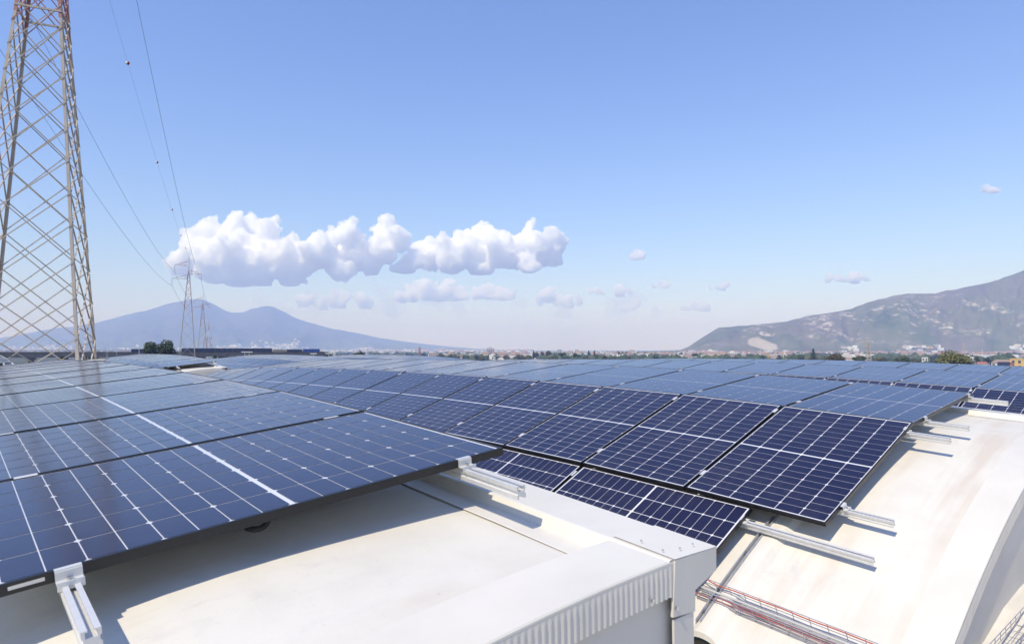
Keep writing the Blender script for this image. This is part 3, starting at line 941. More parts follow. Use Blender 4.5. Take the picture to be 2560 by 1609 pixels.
TREES = [
    ('broadleaf_tree', 378, 170, 853, 46, 'dark green tree left of the far pylon, smaller left crown', 0, 'round', 1500, 886),
    ('broadleaf_tree', 416, 165, 846, 56, 'dark green tree beside the far pylon, taller right crown', 0, 'round', 1700, 890),
    ('umbrella_pine', 1404, 620, 878.5, 25, 'flat topped umbrella pine in the middle of the town', 1, 'umbrella', 700, 888),
    ('round_tree', 1371, 760, 876, 17, 'round dark tree left of the umbrella pine', 0, 'round', 420, 888),
    ('round_tree', 1356, 760, 878, 11, 'small round tree two left of the umbrella pine', 1, 'round', 300, 888),
    ('round_tree', 1341, 700, 879, 12, 'light green round tree left in the town garden row', 1, 'round', 300, 889),
    ('cypress', 1334, 700, 877, 6, 'narrow dark cypress left in the town garden row', 0, 'cypress', 300, 892),
    ('cypress', 1472, 800, 876, 7, 'left cypress of the pair right of the umbrella pine', 0, 'cypress', 300, 892),
    ('cypress', 1486, 800, 876, 6, 'right cypress of the pair right of the umbrella pine', 0, 'cypress', 300, 892),
    ('round_tree', 1438, 640, 881, 20, 'mid green tree just right of the umbrella pine', 1, 'round', 420, 895),
    ('round_tree', 1492, 640, 884, 16, 'bright round tree below the right cypress', 1, 'round', 360, 896),
    ('round_tree', 1191, 640, 887, 15, 'round dark tree at the end of the blue back panels', 0, 'round', 420, 897),
    ('round_tree', 1205, 600, 889, 16, 'pale olive bush beside the round dark tree', 2, 'round', 360, 899),
    ('palm_tree', 1240, 620, 880, 17, 'bushy palm in front of the tall apartment tower', 1, 'palm', 0, 890),
    ('palm_tree', 1247, 560, 885, 14, 'low palm right of the bushy one by the tower', 0, 'palm', 0, 896),
    ('round_tree', 1265, 620, 886, 18, 'grey green tree right of the two palms', 2, 'round', 360, 898),
    ('round_tree', 1300, 620, 886, 26, 'wide olive tree in the middle garden row', 2, 'round', 480, 898),
    ('round_tree', 1322, 600, 887, 20, 'olive tree next to the narrow dark cypress', 2, 'round', 400, 898),
    ('round_tree', 1385, 580, 889, 24, 'low olive tree in front of the umbrella pine', 2, 'round', 420, 899),
    ('round_tree', 1462, 560, 889, 18, 'yellowish bush right of the mid green tree', 3, 'round', 360, 898),
    ('palm_tree', 1546, 760, 873, 20, 'tallest palm on the town skyline', 0, 'palm', 0, 886),
    ('palm_tree', 1566, 780, 875.5, 12, 'slim palm beside the cream block', 0, 'palm', 0, 884),
    ('palm_tree', 1558, 800, 875, 7, 'thin palm between the two taller palms', 1, 'palm', 0, 884),
    ('round_tree', 1511, 560, 889, 16, 'dark bush below the long white roof, left one', 0, 'round', 360, 899),
    ('round_tree', 1530, 560, 890, 14, 'dark bush below the long white roof, right one', 2, 'round', 320, 899),
    ('round_tree', 1571, 540, 889, 16, 'olive bush in front of the long white roof', 2, 'round', 360, 898),
    ('cypress', 1636, 560, 886, 6, 'dark spiky cypress right of the long white roof', 0, 'cypress', 240, 899),
    ('round_tree', 1640, 560, 890, 18, 'dark low trees around the spiky cypress', 0, 'round', 320, 899),
    ('umbrella_pine', 1738, 700, 881.5, 17, 'umbrella pine at the foot of the mountain', 0, 'umbrella', 500, 890),
    ('norfolk_pine', 2033, 470, 872.5, 17, 'tiered pine with level branches left of the brown bush', 0, 'tiers', 700, 898),
    ('broadleaf_tree', 2093, 260, 882.5, 38, 'round rust tinged tree right of the tiered pine', 4, 'round', 1100, 904),
    ('broadleaf_tree', 2070, 300, 888, 22, 'light green bush left of the rust tinged tree', 2, 'round', 500, 903),
    ('umbrella_pine', 2148, 300, 885, 35, 'dense umbrella pine left of the lattice mast', 1, 'umbrella', 1100, 902),
    ('broadleaf_tree', 2200, 300, 894, 34, 'low olive bushes right of the lattice mast', 2, 'round', 500, 906),
    ('broadleaf_tree', 2255, 290, 892, 42, 'wide green bush between mast and fig tree', 1, 'round', 800, 906),
    ('broadleaf_tree', 2290, 300, 898, 24, 'small bush just left of the fig tree', 2, 'round', 360, 908),
    ('fig_tree', 2376, 150, 884.5, 94, 'large leafy yellow green tree at the roof edge', 3, 'round', 3800, 916),
    ('broadleaf_tree', 2440, 420, 888, 16, 'slim grey green tree right of the fig tree', 1, 'round', 360, 904),
    ('broadleaf_tree', 2469, 440, 891, 13, 'small dark tree left of the gabled white house', 0, 'round', 320, 905),
    ('round_tree', 1059, 760, 883.5, 12, 'round dark tree right of the red lattice mast', 0, 'round', 300, 893),
    ('round_tree', 1017, 800, 883.5, 9, 'round dark bush left of the red lattice mast', 0, 'round', 300, 892),
    ('round_tree', 1105, 640, 884, 14, 'olive tree right of the low cream house', 2, 'round', 320, 893),
    ('round_tree', 1128, 640, 885, 16, 'olive tree two right of the low cream house', 2, 'round', 320, 895),
    ('round_tree', 1905, 620, 887, 18, 'green tree right of the white apartment block', 1, 'round', 320, 897),
    ('round_tree', 1948, 620, 886, 14, 'green tree left of the bell tower', 1, 'round', 320, 897),
    ('round_tree', 2000, 600, 887, 24, 'green tree right of the white dome', 1, 'round', 420, 898),
    ('round_tree', 1838, 560, 891, 10, 'small pale tree in front of the white apartments', 2, 'round', 260, 897),
    ('bush', 900, 330, 881, 34, 'dark scrub beyond the blue container on the viaduct', 0, 'round', 500, 889),
    ('bush', 818, 330, 882, 26, 'scrub at the right end of the viaduct', 2, 'round', 400, 888),
    ('bush', 157, 90, 892, 10, 'small bush under the viaduct between the pylon legs', 1, 'round', 260, 900),
    ('bush', 212, 120, 891, 8, 'small bush below the right pylon legs', 1, 'round', 220, 900),
    ('bush', 537, 150, 887, 9, 'bright bush at the foot of the second pylon', 1, 'round', 240, 896),
]
for k, (nm, px, d, ty, wp, lab, lm, kd, nl, cyy) in enumerate(TREES):
    tree(nm, px, d, ty, wp, lab, LM[lm], kd, 'trees around the town', nl, cyy, k + 1)
# the far greenery of the plain as one mass
mb = MB()
rr = random.Random(4)
n = 0
ico = bmesh.new(); bmesh.ops.create_icosphere(ico, subdivisions=1, radius=1)
iv = [v.co.copy() for v in ico.verts]; jf = [tuple(v.index for v in f.verts) for f in ico.faces]; ico.free()
while n < 5200:
    px = rr.uniform(780, 2640)
    d = 850 * math.exp(rr.uniform(-.4, 1.5) * rr.random() ** .5)
    if px > 1700 and d > 1950: continue
    if px < 1090 and d < 1300: continue
    if noise.noise(Vector((px * .02, d * .002, 1))) + rr.uniform(-.4, .5) < 0: continue
    s = rr.uniform(2.2, 5.4)
    c = at(px, d, G + s * rr.uniform(.6, 1.25))
    mb.add([c + Vector((v.x * s * rr.uniform(.7, 1.3), v.y * s * rr.uniform(.7, 1.3), v.z * s * rr.uniform(.6, 1.2))) for v in iv], jf, rr.choice((0, 0, 1, 1, 2)))
    n += 1
kind(mb.build('distant_trees', LM), 'stuff')

# ------------------------------------------------------------------ buildings one can pick out
def facing(p): return math.atan2(p.y, p.x) - math.pi / 2      # local y looks away from the camera
def building(nm, px0, px1, top_y, base_y, label, wall, cat='building', roof=None, floors=2, cols=4, depth=None, deep=.8, turn=0, flat_trim=True, roof_h=None, balcony=False, win=None):
    d = depth or 15 * FPX / max(2, base_y - 874)
    d = min(d, 1500)
    c = at((px0 + px1) / 2, d, G)
    W = (px1 - px0) / FPX * d
    H = zof(top_y, d) - G
    t = thing(nm, c, label, cat, 'town buildings', facing(c) + turn)
    D = W * deep
    if H * .5 < D * 0: pass
    rh = 0
    if roof is not None:
        rh = roof_h if roof_h else min(H * .3, W * .16)
    h = H - rh
    MB().box((0, 0, h / 2), (W, D, h)).build('wall', wall, t)
    if roof is not None:
        e = W * .03
        vs = [(-W / 2 - e, -D / 2 - e, h), (W / 2 + e, -D / 2 - e, h), (W / 2 + e, D / 2 + e, h), (-W / 2 - e, D / 2 + e, h), (-W * .3, 0, H), (W * .3, 0, H)]
        MB().add(vs, [(0, 1, 5, 4), (1, 2, 5), (2, 3, 4, 5), (3, 0, 4), (3, 2, 1, 0)]).build('roof', roof, t)
    else:
        MB().box((0, 0, h + .25), (W + .5, D + .5, .5)).build('roof', wall, t)
    fh = min(3.4, h / floors)
    for f_ in range(floors):
        z = h - fh * (f_ + .5)
        for k in range(cols):
            x = (k - (cols - 1) / 2) * W / cols
            ww, hh = min(1.5, W / cols * .5), fh * .52
            fr = MB().box((x, -D / 2 - .06, z), (ww + .3, .12, hh + .3)).build('window', win or HM[1], t)
            MB().box((x, -D / 2 - .10, z), (ww, .1, hh)).build('pane', HM[6], fr)
        if balcony:
            MB().box((0, -D / 2 - .7, z - fh * .42), (W * .92, 1.3, .25)).build('balcony', wall, t)
            MB().box((0, -D / 2 - 1.32, z - fh * .42 + .55), (W * .92, .08, .9)).build('railing', HM[5], t)
    return t
WM = {'white': HM[0], 'cream': HM[1], 'ochre': HM[2], 'pink': HM[3], 'grey': HM[5], 'yellow': mat('stucco_yellow', (.72, .47, .13), .8), 'brick': mat('brick_red', (.36, .13, .09), .85), 'rose': mat('stucco_rose', (.68, .58, .53), .8)}
TILE = HM[4]
t = building('apartment_tower', 1216, 1236, 870.5, 893, 'tall rose and brown apartment tower on the skyline', WM['rose'], floors=6, cols=4, depth=1250, deep=.9, balcony=True)
MB().box((0, 0, zof(870.5, 1250) - G + 1.4), (6, 6, 2.6)).build('lift_housing', WM['grey'], t)
building('low_house', 1072, 1093, 881.5, 896, 'low cream house with flat terracotta edge beside round tree', WM['cream'], roof=TILE, floors=1, cols=4, depth=700, roof_h=1.2)
building('white_house', 1155, 1165, 881, 893, 'small white box house left of the tower', WM['white'], floors=2, cols=2, depth=1000)
building('ochre_house', 1150, 1172, 886.5, 899, 'low ochre house below the white box house', WM['ochre'], floors=1, cols=4, depth=760)
building('white_shed', 1187, 1197, 881.5, 893, 'white shed just left of the tower foot', WM['white'], floors=1, cols=2, depth=980)
building('pink_house', 1243, 1270, 880, 893, 'pinkish terraced house right of the tower', WM['pink'], roof=TILE, floors=3, cols=5, depth=900, balcony=True)
building('tiled_house', 1272, 1290, 880.5, 890, 'house with red tiled roof behind the garden row', WM['cream'], roof=TILE, floors=1, cols=3, depth=1150)
building('grey_block', 1394, 1404, 874, 889, 'grey block with roof room above the umbrella pine', WM['grey'], floors=3, cols=2, depth=1200)
building('villa', 1417, 1433, 877, 891, 'left wing of the cream villa right of the umbrella pine', WM['cream'], roof=TILE, floors=2, cols=4, depth=1000)
building('villa', 1437, 1448, 873.5, 891, 'higher cream villa with tiled turret roof on the skyline', WM['cream'], roof=TILE, floors=3, cols=3, depth=1010)
building('villa', 1449, 1457, 878, 891, 'small right wing of the cream villa', WM['pink'], floors=2, cols=2, depth=1000)
building('cream_block', 1574, 1587, 874.5, 889, 'plain cream block right of the slim palm', WM['cream'], floors=3, cols=3, depth=1050)
building('glasshouse', 1540, 1618, 885.5, 890, 'long low white roofed glasshouse below the palms', WM['white'], cat='greenhouse', floors=1, cols=12, depth=1020, deep=.35)
building('tiled_hall', 1541, 1554, 883.5, 891, 'orange roofed hall at the left end of the glasshouse', WM['cream'], roof=TILE, floors=1, cols=3, depth=940)
building('tiled_house', 1590, 1616, 882, 889, 'brown roofed house above the long white glasshouse', WM['cream'], roof=TILE, floors=1, cols=5, depth=1200)
building('white_house', 1627, 1645, 884, 893, 'white house right of the glasshouse with gable roof', WM['white'], roof=TILE, floors=2, cols=3, depth=900)
building('factory_hall', 1668, 1704, 890, 898, 'low salmon hall at the foot of the mountain', WM['pink'], roof=TILE, floors=1, cols=7, depth=800, roof_h=1.6)
building('tiled_house', 1678, 1692, 884.5, 895, 'tiled house rising behind the salmon hall', WM['cream'], roof=TILE, floors=2, cols=3, depth=860)
building('tiled_house', 1706, 1732, 885.5, 897, 'beige house with broad red roof left of the mountain pine', WM['cream'], roof=TILE, floors=2, cols=5, depth=760)
building('balcony_house', 1766, 1799, 887, 897, 'long pale house with a dark balcony band', WM['cream'], floors=2, cols=8, depth=800, deep=.4, balcony=True)
t = building('apartment_block', 1822, 1846, 881, 897, 'white apartment block with stepped roof, middle and tallest part', WM['white'], floors=4, cols=5, depth=900, deep=.5, balcony=True)
MB().box((-2, 0, zof(881, 900) - G + 1.2), (5, 4, 2.4)).build('lift_housing', WM['cream'], t)
building('apartment_block', 1803, 1820, 884, 897, 'left wing of the white apartment block', WM['white'], floors=3, cols=4, depth=915, deep=.5, balcony=True)
building('apartment_block', 1848, 1864, 884, 897, 'right wing of the white apartment block', WM['rose'], floors=3, cols=4, depth=915, deep=.5, balcony=True)
building('yellow_villa', 1916, 1924, 886.5, 900, 'yellow house with arch window left of the bell tower', WM['yellow'], floors=2, cols=2, depth=720)
building('tiled_house', 1922, 1940, 889.5, 900, 'terracotta roofed house beside the yellow one', WM['cream'], roof=TILE, floors=1, cols=4, depth=720)
t = building('bell_tower', 1958, 1965, 885, 900, 'slender cream bell tower with dark belfry opening', WM['cream'], cat='tower', floors=2, cols=1, depth=720, deep=1)
hh = zof(885, 720) - G
MB().box((0, 0, hh + .8), (1.8, 1.8, 1.6)).build('belfry', WM['cream'], t)
MB().tube([(0, 0, hh + 1.6), (0, 0, hh + 2.6), (0, 0, hh + 3.2)], [.9, .6, .05], 10).build('cap', WM['grey'], t)
t = building('domed_chapel', 1977, 1986, 894, 902, 'small chapel with a white dome right of the bell tower', WM['white'], cat='chapel', floors=1, cols=2, depth=620)
hh = zof(894, 620) - G; Wd = 9 / FPX * 620
MB().tube([(0, 0, hh + Wd * .46 * math.sin(a)) for a in (0, .3, .6, .9, 1.2, 1.5)], [Wd * .46 * math.cos(a) for a in (0, .3, .6, .9, 1.2, 1.5)], 16).build('dome', WM['white'], t, True)
MB().tube([(0, 0, hh + Wd * .45), (0, 0, hh + Wd * .7), (0, 0, hh + Wd * .8)], [.45, .4, .05], 8).build('lantern', WM['white'], t)
building('white_factory', 2163, 2284, 888, 897, 'long white factory behind the lattice mast', WM['white'], floors=2, cols=16, depth=1350, deep=.25)
building('white_factory', 2196, 2240, 885.5, 897, 'higher white hall on the long factory', WM['white'], floors=2, cols=7, depth=1420, deep=.3)
building('white_shed', 2106, 2131, 893.5, 903, 'low white house between rust tree and pine', WM['white'], roof=TILE, floors=1, cols=4, depth=520)
building('white_house', 2483, 2530, 898.5, 916, 'white house with brown gable roof and long balcony', WM['white'], roof=TILE, floors=2, cols=5, depth=470, balcony=True, roof_h=2.2)
building('yellow_building', 2531, 2580, 897.5, 918, 'bright yellow building at the right edge', WM['yellow'], floors=2, cols=4, depth=440)
building('red_shed', 2438, 2469, 904, 916, 'low shed with red roof left of the white house', WM['cream'], roof=WM['brick'], floors=1, cols=4, depth=500, roof_h=1.4)
building('white_house', 2305, 2318, 894, 905, 'white house behind the fig tree, left side', WM['white'], floors=2, cols=2, depth=640)
building('white_house', 2426, 2438, 893, 905, 'white house between fig tree and slim tree', WM['white'], floors=2, cols=2, depth=660)
for k, (px, d, w_, h, col, lab) in enumerate(((2508, 400, 6.0, 2.5, mat('paint_navy', (.02, .03, .06), .5), 'dark blue container in front of the white house'), (2526, 398, 3.2, 2.2, WM['brick'], 'red van parked beside the dark blue container'))):
    c = at(px, d, zof(914.5, d))
    t = thing('shipping_container' if k == 0 else 'van', c, lab, 'container' if k == 0 else 'van', None, facing(c))
    if k == 0:
        MB().box((0, 0, h / 2), (w_, 2.4, h)).build('body', col, t)
        for x in (-2, -1, 0, 1, 2): MB().box((x, -1.24, h / 2), (.2, .06, h * .9)).build('rib', col, t)
    else:
        MB().box((0, 0, h * .45), (w_, 1.8, h * .6)).build('body', col, t)
        MB().box((-.3, 0, h * .85), (w_ * .7, 1.6, h * .3)).build('roof', col, t)
        MB().box((-.3, -.82, h * .83), (w_ * .6, .06, h * .2)).build('window', HM[6], t)
        for x in (-1, 1): MB().tube([(x, -.95, .3), (x, -.75, .3)], .32, 10).build('wheel', M['black'], t)

# construction crane and slim masts
def mast(px, d, ty, wbase, label, col, nm='lattice_mast', red=False, n=9):
    c = at(px, d, G); H = zof(ty, d) - G
    t = thing(nm, c, label, 'mast', 'lattice masts', facing(c) + .5)
    for sx in (-1, 1):
        for sy in (-1, 1):
            MB().bar((sx * wbase / 2, sy * wbase / 2, 0), (sx * wbase * .1, sy * wbase * .1, H), .22 * max(1, d / 800)).build('leg', col, t)
    mb = MB()
    for k in range(n):
        a, b = k / n, (k + 1) / n
        wa, wb = wbase / 2 * (1 - .8 * a), wbase / 2 * (1 - .8 * b)
        for p, q in (((-1, -1), (1, -1)), ((1, -1), (1, 1)), ((1, 1), (-1, 1)), ((-1, 1), (-1, -1))):
            mb.bar((p[0] * wa, p[1] * wa, H * a), (q[0] * wb, q[1] * wb, H * b), .13 * max(1, d / 800))
            mb.bar((q[0] * wa, q[1] * wa, H * a), (p[0] * wb, p[1] * wb, H * b), .13 * max(1, d / 800))
    kind(mb.build('lattice', col, t), 'stuff')
    MB().bar((-wbase * .9, 0, H * .86), (wbase * .9, 0, H * .86), .2 * max(1, d / 800)).build('arm', col, t)
    return t
PY = mat('pylon_paint', (.54, .47, .39), .6, 0, .3, 0, .03, 1.5, .2)
PYR = mat('pylon_red', (.42, .20, .165), .6)
PYW = mat('pylon_white', (.72, .70, .68), .6)
mast(2170, 330, 851.5, 3.4, 'grey lattice mast left of the long white factory', PY)
mast(2409, 900, 858, 5, 'pale lattice mast behind the fig tree', PY)
mast(1049, 760, 867, 4.5, 'reddish lattice mast between two round trees', PYR)
mast(918, 900, 869, 5, 'pale lattice mast on the plain below the volcano', PYW)
mast(836, 900, 873, 4, 'small lattice mast left on the plain below the volcano', PYW)
mast(1867, 880, 877, 4, 'brown lattice mast beside the white apartments', PYR)
for px, d, ty, lab in ((1902, 900, 873, 'white telecom pole left of the yellow house'), (1686, 860, 875, 'thin pole above the salmon hall'), (1712, 860, 876, 'thin pole above the beige red roofed house'), (978, 800, 870, 'thin pole left of the reddish mast'), (1012, 800, 868, 'thin tall pole beside the bush'), (2456, 700, 874, 'thin pole right of the fig tree'), (1521, 700, 879, 'white pole in front of the palms'), (953, 800, 875, 'short thin pole near the middle'), (268, 230, 854, 'thin pole behind the near pylon'), (292, 230, 869, 'short pole right of the near pylon')):
    c = at(px, d, G); H = zof(ty, d) - G
    t = thing('pole', c, lab, 'pole', 'slim poles on the plain', facing(c))
    MB().tube([(0, 0, 0), (0, 0, H)], [.28 * d / 700, .14 * d / 700], 6).build('shaft', PYW, t)
    MB().box((0, 0, H * .97), (1.0 * d / 700, .3, .5)).build('head', PYW, t)
c = at(2134, 1500, G)
t = thing('crane', c, 'white construction crane leaning over the town', 'crane', None, facing(c))
MB().bar((-3, 0, 0), (5.5, 0, zof(866, 1500) - G), .9).build('jib', PYW, t)
MB().bar((5.5, 0, zof(866, 1500) - G), (10, 0, zof(865.5, 1500) - G), .9).build('tip', PYW, t)
MB().box((2, 0, 4), (5, 4, 8)).build('base', PYW, t)

# ------------------------------------------------------------------ viaduct on the left
VD = mat('viaduct_concrete', (.26, .225, .18), .85, 0, .3, 0, .03, .5, .35)
VB = mat('barrier_blue', (.022, .034, .075), .45)
VB2 = mat('barrier_bright_blue', (.035, .085, .33), .45)
VBE = mat('barrier_beige', (.42, .34, .24), .7)
a0, a1 = at(-120, 235, 0), at(800, 330, 0)
vt = thing('viaduct', (a0 + a1) / 2 + Vector((0, 0, G)), 'concrete road viaduct with railing crossing behind the near pylon', 'viaduct')
vo = Vector(vt.location)
def vp(f, z, off=0):
    d = (a1 - a0).normalized(); s = Vector((-d.y, d.x, 0))
    return a0.lerp(a1, f) + s * off + Vector((0, 0, z)) - vo
ZD = -1.05
mb = MB(); mb.bar(vp(0, ZD - .95), vp(1, ZD - .95), 9, 1.9); mb.build('deck', VD, vt)
mb = MB(); mb.bar(vp(0, ZD + .1, -4.6), vp(1, ZD + .1, -4.6), .3, .35); mb.bar(vp(0, ZD + .1, 4.6), vp(1, ZD + .1, 4.6), .3, .35); mb.build('kerb_beam', VD, vt)
mb = MB()
for k in range(260):
    f = k / 260 * .62
    mb.bar(vp(f, ZD, -4.6), vp(f, ZD + .95, -4.6), .10)
mb.bar(vp(0, ZD + .95, -4.6), vp(.62, ZD + .95, -4.6), .1)
mb.bar(vp(0, ZD + .5, -4.6), vp(.62, ZD + .5, -4.6), .08)
kind(mb.build('railing', M['galv'], vt), 'stuff')
for k in range(14):
    f = .02 + k * .072
    p = vp(f, 0)
    pr_ = MB(); pr_.box((p.x, p.y, (ZD - 1.9 + G) / 2 - vo.z), (1.6, 1.6, (ZD - 1.9 - G)), Matrix.Rotation(math.atan2((a1 - a0).y, (a1 - a0).x), 3, 'Z'))
    pr_.build('pier', VD, vt)
    q = MB(); q.box((p.x, p.y, ZD - 2.3 - vo.z), (2.4, 7.5, .8), Matrix.Rotation(math.atan2((a1 - a0).y, (a1 - a0).x), 3, 'Z')); q.build('pier_cap', VD, vt)
def fx(px):                                 # fraction of the viaduct under a photo column
    lo, hi = 0., 1.
    for _ in range(40):
        m_ = (lo + hi) / 2
        p = a0.lerp(a1, m_)
        x = 1280 + FPX * (p.x * math.cos(YAW) - p.y * math.sin(YAW)) / (p.x * math.sin(YAW) + p.y * math.cos(YAW))
        if x < px: lo = m_
        else: hi = m_
    return lo
def barrier(p0, p1, n, h, m_, nm):
    for k in range(n):
        f0, f1 = fx(p0 + (p1 - p0) * k / n), fx(p0 + (p1 - p0) * (k + .94) / n)
        mb = MB(); mb.bar(vp(f0, ZD + h / 2, -4.75), vp(f1, ZD + h / 2, -4.75), h, .12, up=(0, 0, 1)) if False else None
        a, b = vp(f0, ZD, -4.75), vp(f1, ZD, -4.75)
        mb = MB(); mb.add([a, b, b + Vector((0, 0, h)), a + Vector((0, 0, h)), a + Vector((.1, .1, 0)), b + Vector((.1, .1, 0)), b + Vector((.1, .1, h)), a + Vector((.1, .1, h))], [(0, 1, 2, 3), (7, 6, 5, 4), (0, 4, 5, 1), (3, 2, 6, 7), (1, 5, 6, 2), (0, 3, 7, 4)])
        mb.build(nm, m_, vt)
barrier(321, 360, 3, 1.4, VB, 'noise_barrier')
barrier(446, 671, 16, 1.75, VB, 'noise_barrier')
barrier(672, 706, 4, 1.2, VBE, 'beige_barrier')
barrier(707, 746, 4, 1.25, VB, 'noise_barrier')
barrier(747, 789, 3, 1.5, VB2, 'blue_barrier')

def lamp(px, d, ty, label):
    c = at(px, d, G); H = zof(ty, d) - G
    t = thing('lamp_post', c, label, 'lamp', 'white lamp posts beyond the roof', facing(c))
    MB().tube([(0, 0, 0), (0, 0, H)], [.09, .06], 6).build('post', PYW, t)
    MB().box((0, 0, H), (1.1, .3, .16)).build('lamp_head', PYW, t)
for q in ((612, 110, 879.5, 'left lamp post with white head above the back roof'), (623, 112, 879.5, 'right lamp post with white head above the back roof'), (822, 120, 883, 'lamp post standing alone right of the viaduct'), (784, 115, 883.5, 'low lamp post under the blue barrier'), (348, 150, 869.5, 'lamp post left of the dark green trees')):
    lamp(*q)

# ------------------------------------------------------------------ pylons and their wires
LEG0 = {'A': (-46.04, .66), 'C': (-44.38, 5.89), 'B': (-51.27, 2.32), 'D': (-49.61, 7.54)}
PC = Vector((-47.83, 4.10, 0))
def near_pylon():
    t = thing('pylon', (PC.x, PC.y, G), 'huge beige lattice pylon at the left edge, red at its top', 'pylon', 'electricity pylons')
    base = Vector(t.location)
    def leg(k, z):
        p = Vector((*LEG0[k], 0))
        s = max(.155, 1 - .0291 * z)
        return PC + (p - PC) * s + Vector((0, 0, z)) - base
    zs = [-15, -11.6, -8.6, -5.9, -3.4, -1.3, .66, 2.97, 5.02, 7.18, 9.04, 10.98, 12.8, 14.46, 16.01, 17.6, 19.05, 20.4, 21.7, 22.9, 24.1, 25.3, 26.5, 27.8, 29.2, 30.6]
    ctr = lambda z: Vector((0, 0, z - base.z))
    for k in 'ACDB':
        for za, zb, m_ in ((-15, 19.6, PY), (19.6, 30.8, PYR)):
            a, b = leg(k, za), leg(k, zb)
            inw = (ctr(za) - a); inw.z = 0; inw.normalize()
            mb = MB()
            # an angle section: two plates meeting at the outer corner
            nb = {'A': 'CB', 'C': 'AD', 'D': 'CB', 'B': 'AD'}[k]
            for o in nb:
                dv = (leg(o, za) - a); dv.z = 0; dv.normalize()
                a2, b2 = a + dv * .09, b + dv * .09
                nrm = (b - a).cross(dv).normalized()
                mb.bar(a2, b2, .014, .18, up=dv) if False else None
                q = [a, a + dv * .17, b + dv * .15, b]
                mb.add([x + nrm * .009 for x in q] + [x - nrm * .009 for x in q], [(0, 1, 2, 3), (7, 6, 5, 4), (0, 4, 5, 1), (1, 5, 6, 2), (2, 6, 7, 3), (3, 7, 4, 0)])
            mb.build('leg', m_, t)
        # bolted splice plates
        for z in (13.2, 6.2, 1.5, -6):
            p = leg(k, z); q = leg(k, z + .75)
            mb = MB(); mb.bar(p, q, .05, .05)
            mb.build('splice_plate', M['galv'], t)
    for f, (a, b) in enumerate((('A', 'C'), ('C', 'D'), ('D', 'B'), ('B', 'A'))):
        for i in range(len(zs) - 2):
            for p, q in ((a, b), (b, a)):
                z0, z1 = zs[i], zs[min(i + 2, len(zs) - 1)]
                m_ = PY if z1 < 20.5 else PYR
                P0, P1 = leg(p, z0), leg(q, z1)
                n_ = (leg(a, z0) + leg(b, z0)) / 2 - ctr(z0)
                n_.z = 0; n_.normalize()
                o_ = n_ * (.03 if p == a else -.03)
                MB().bar(P0 + o_, P1 + o_, .055, .02, up=n_).add(*(lambda mbx: (mbx.v, mbx.f))(MB().bar(P0 + o_ * .2 + Vector((0, 0, .03)), P1 + o_ * .2 + Vector((0, 0, .03)), .022, .07, up=n_))).build('brace', m_, t)
        for z in (20.0, 28.0, 30.6):
            MB().bar(leg(a, z), leg(b, z), .10).build('strut', PYR if z > 21 else PY, t)
    for k, (z, r) in enumerate(((30.7, .1),)):
        for q in 'ACDB':
            MB().bar(leg(q, 30.6), ctr(34.0), .08).build('peak', PYR, t)
    return t
near_pylon()
LINE = (at(468, 240, 0) - PC); LINE.z = 0
LD = LINE.normalized(); LS = Vector((LD.y, -LD.x, 0))      # to the right of the line
ARMS = ((-4.6, 30.7, 28.3), (4.2, 27.6, 25.3), (-5.4, 25.8, 23.2))
def cross_arms(t, base, s=1.0, th=.12, m_=None):
    for off, z, zi in ARMS:
        a = LS * (math.copysign(.5, off)) * s; e = LS * off * s
        zz = G + (z - G) * s; zl = G + (zi - G) * s
        mb = MB()
        o = Vector((0, 0, -base.z))
        for sd in (-.45, .45):
            mb.bar(a + LD * sd * s + o + Vector((0, 0, zz)), e + o + Vector((0, 0, zz)), th)
            mb.bar(a + LD * sd * s + o + Vector((0, 0, zz + 1.5 * s)), e + o + Vector((0, 0, zz)), th)
        for f in (.25, .5, .75):
            mb.bar(a.lerp(e, f) + o + Vector((0, 0, zz)), a.lerp(e, max(0, f - .2)) + o + Vector((0, 0, zz + 1.5 * s * (1 - max(0, f - .2)))), th * .8)
        mb.build('cross_arm', m_ or PYR, t)
        mb = MB(); mb.tube([e + o + Vector((0, 0, zz)), e + o + Vector((0, 0, zl))], .09 * s * max(1, th / .12), 6); mb.build('insulator', M['galv'], t)
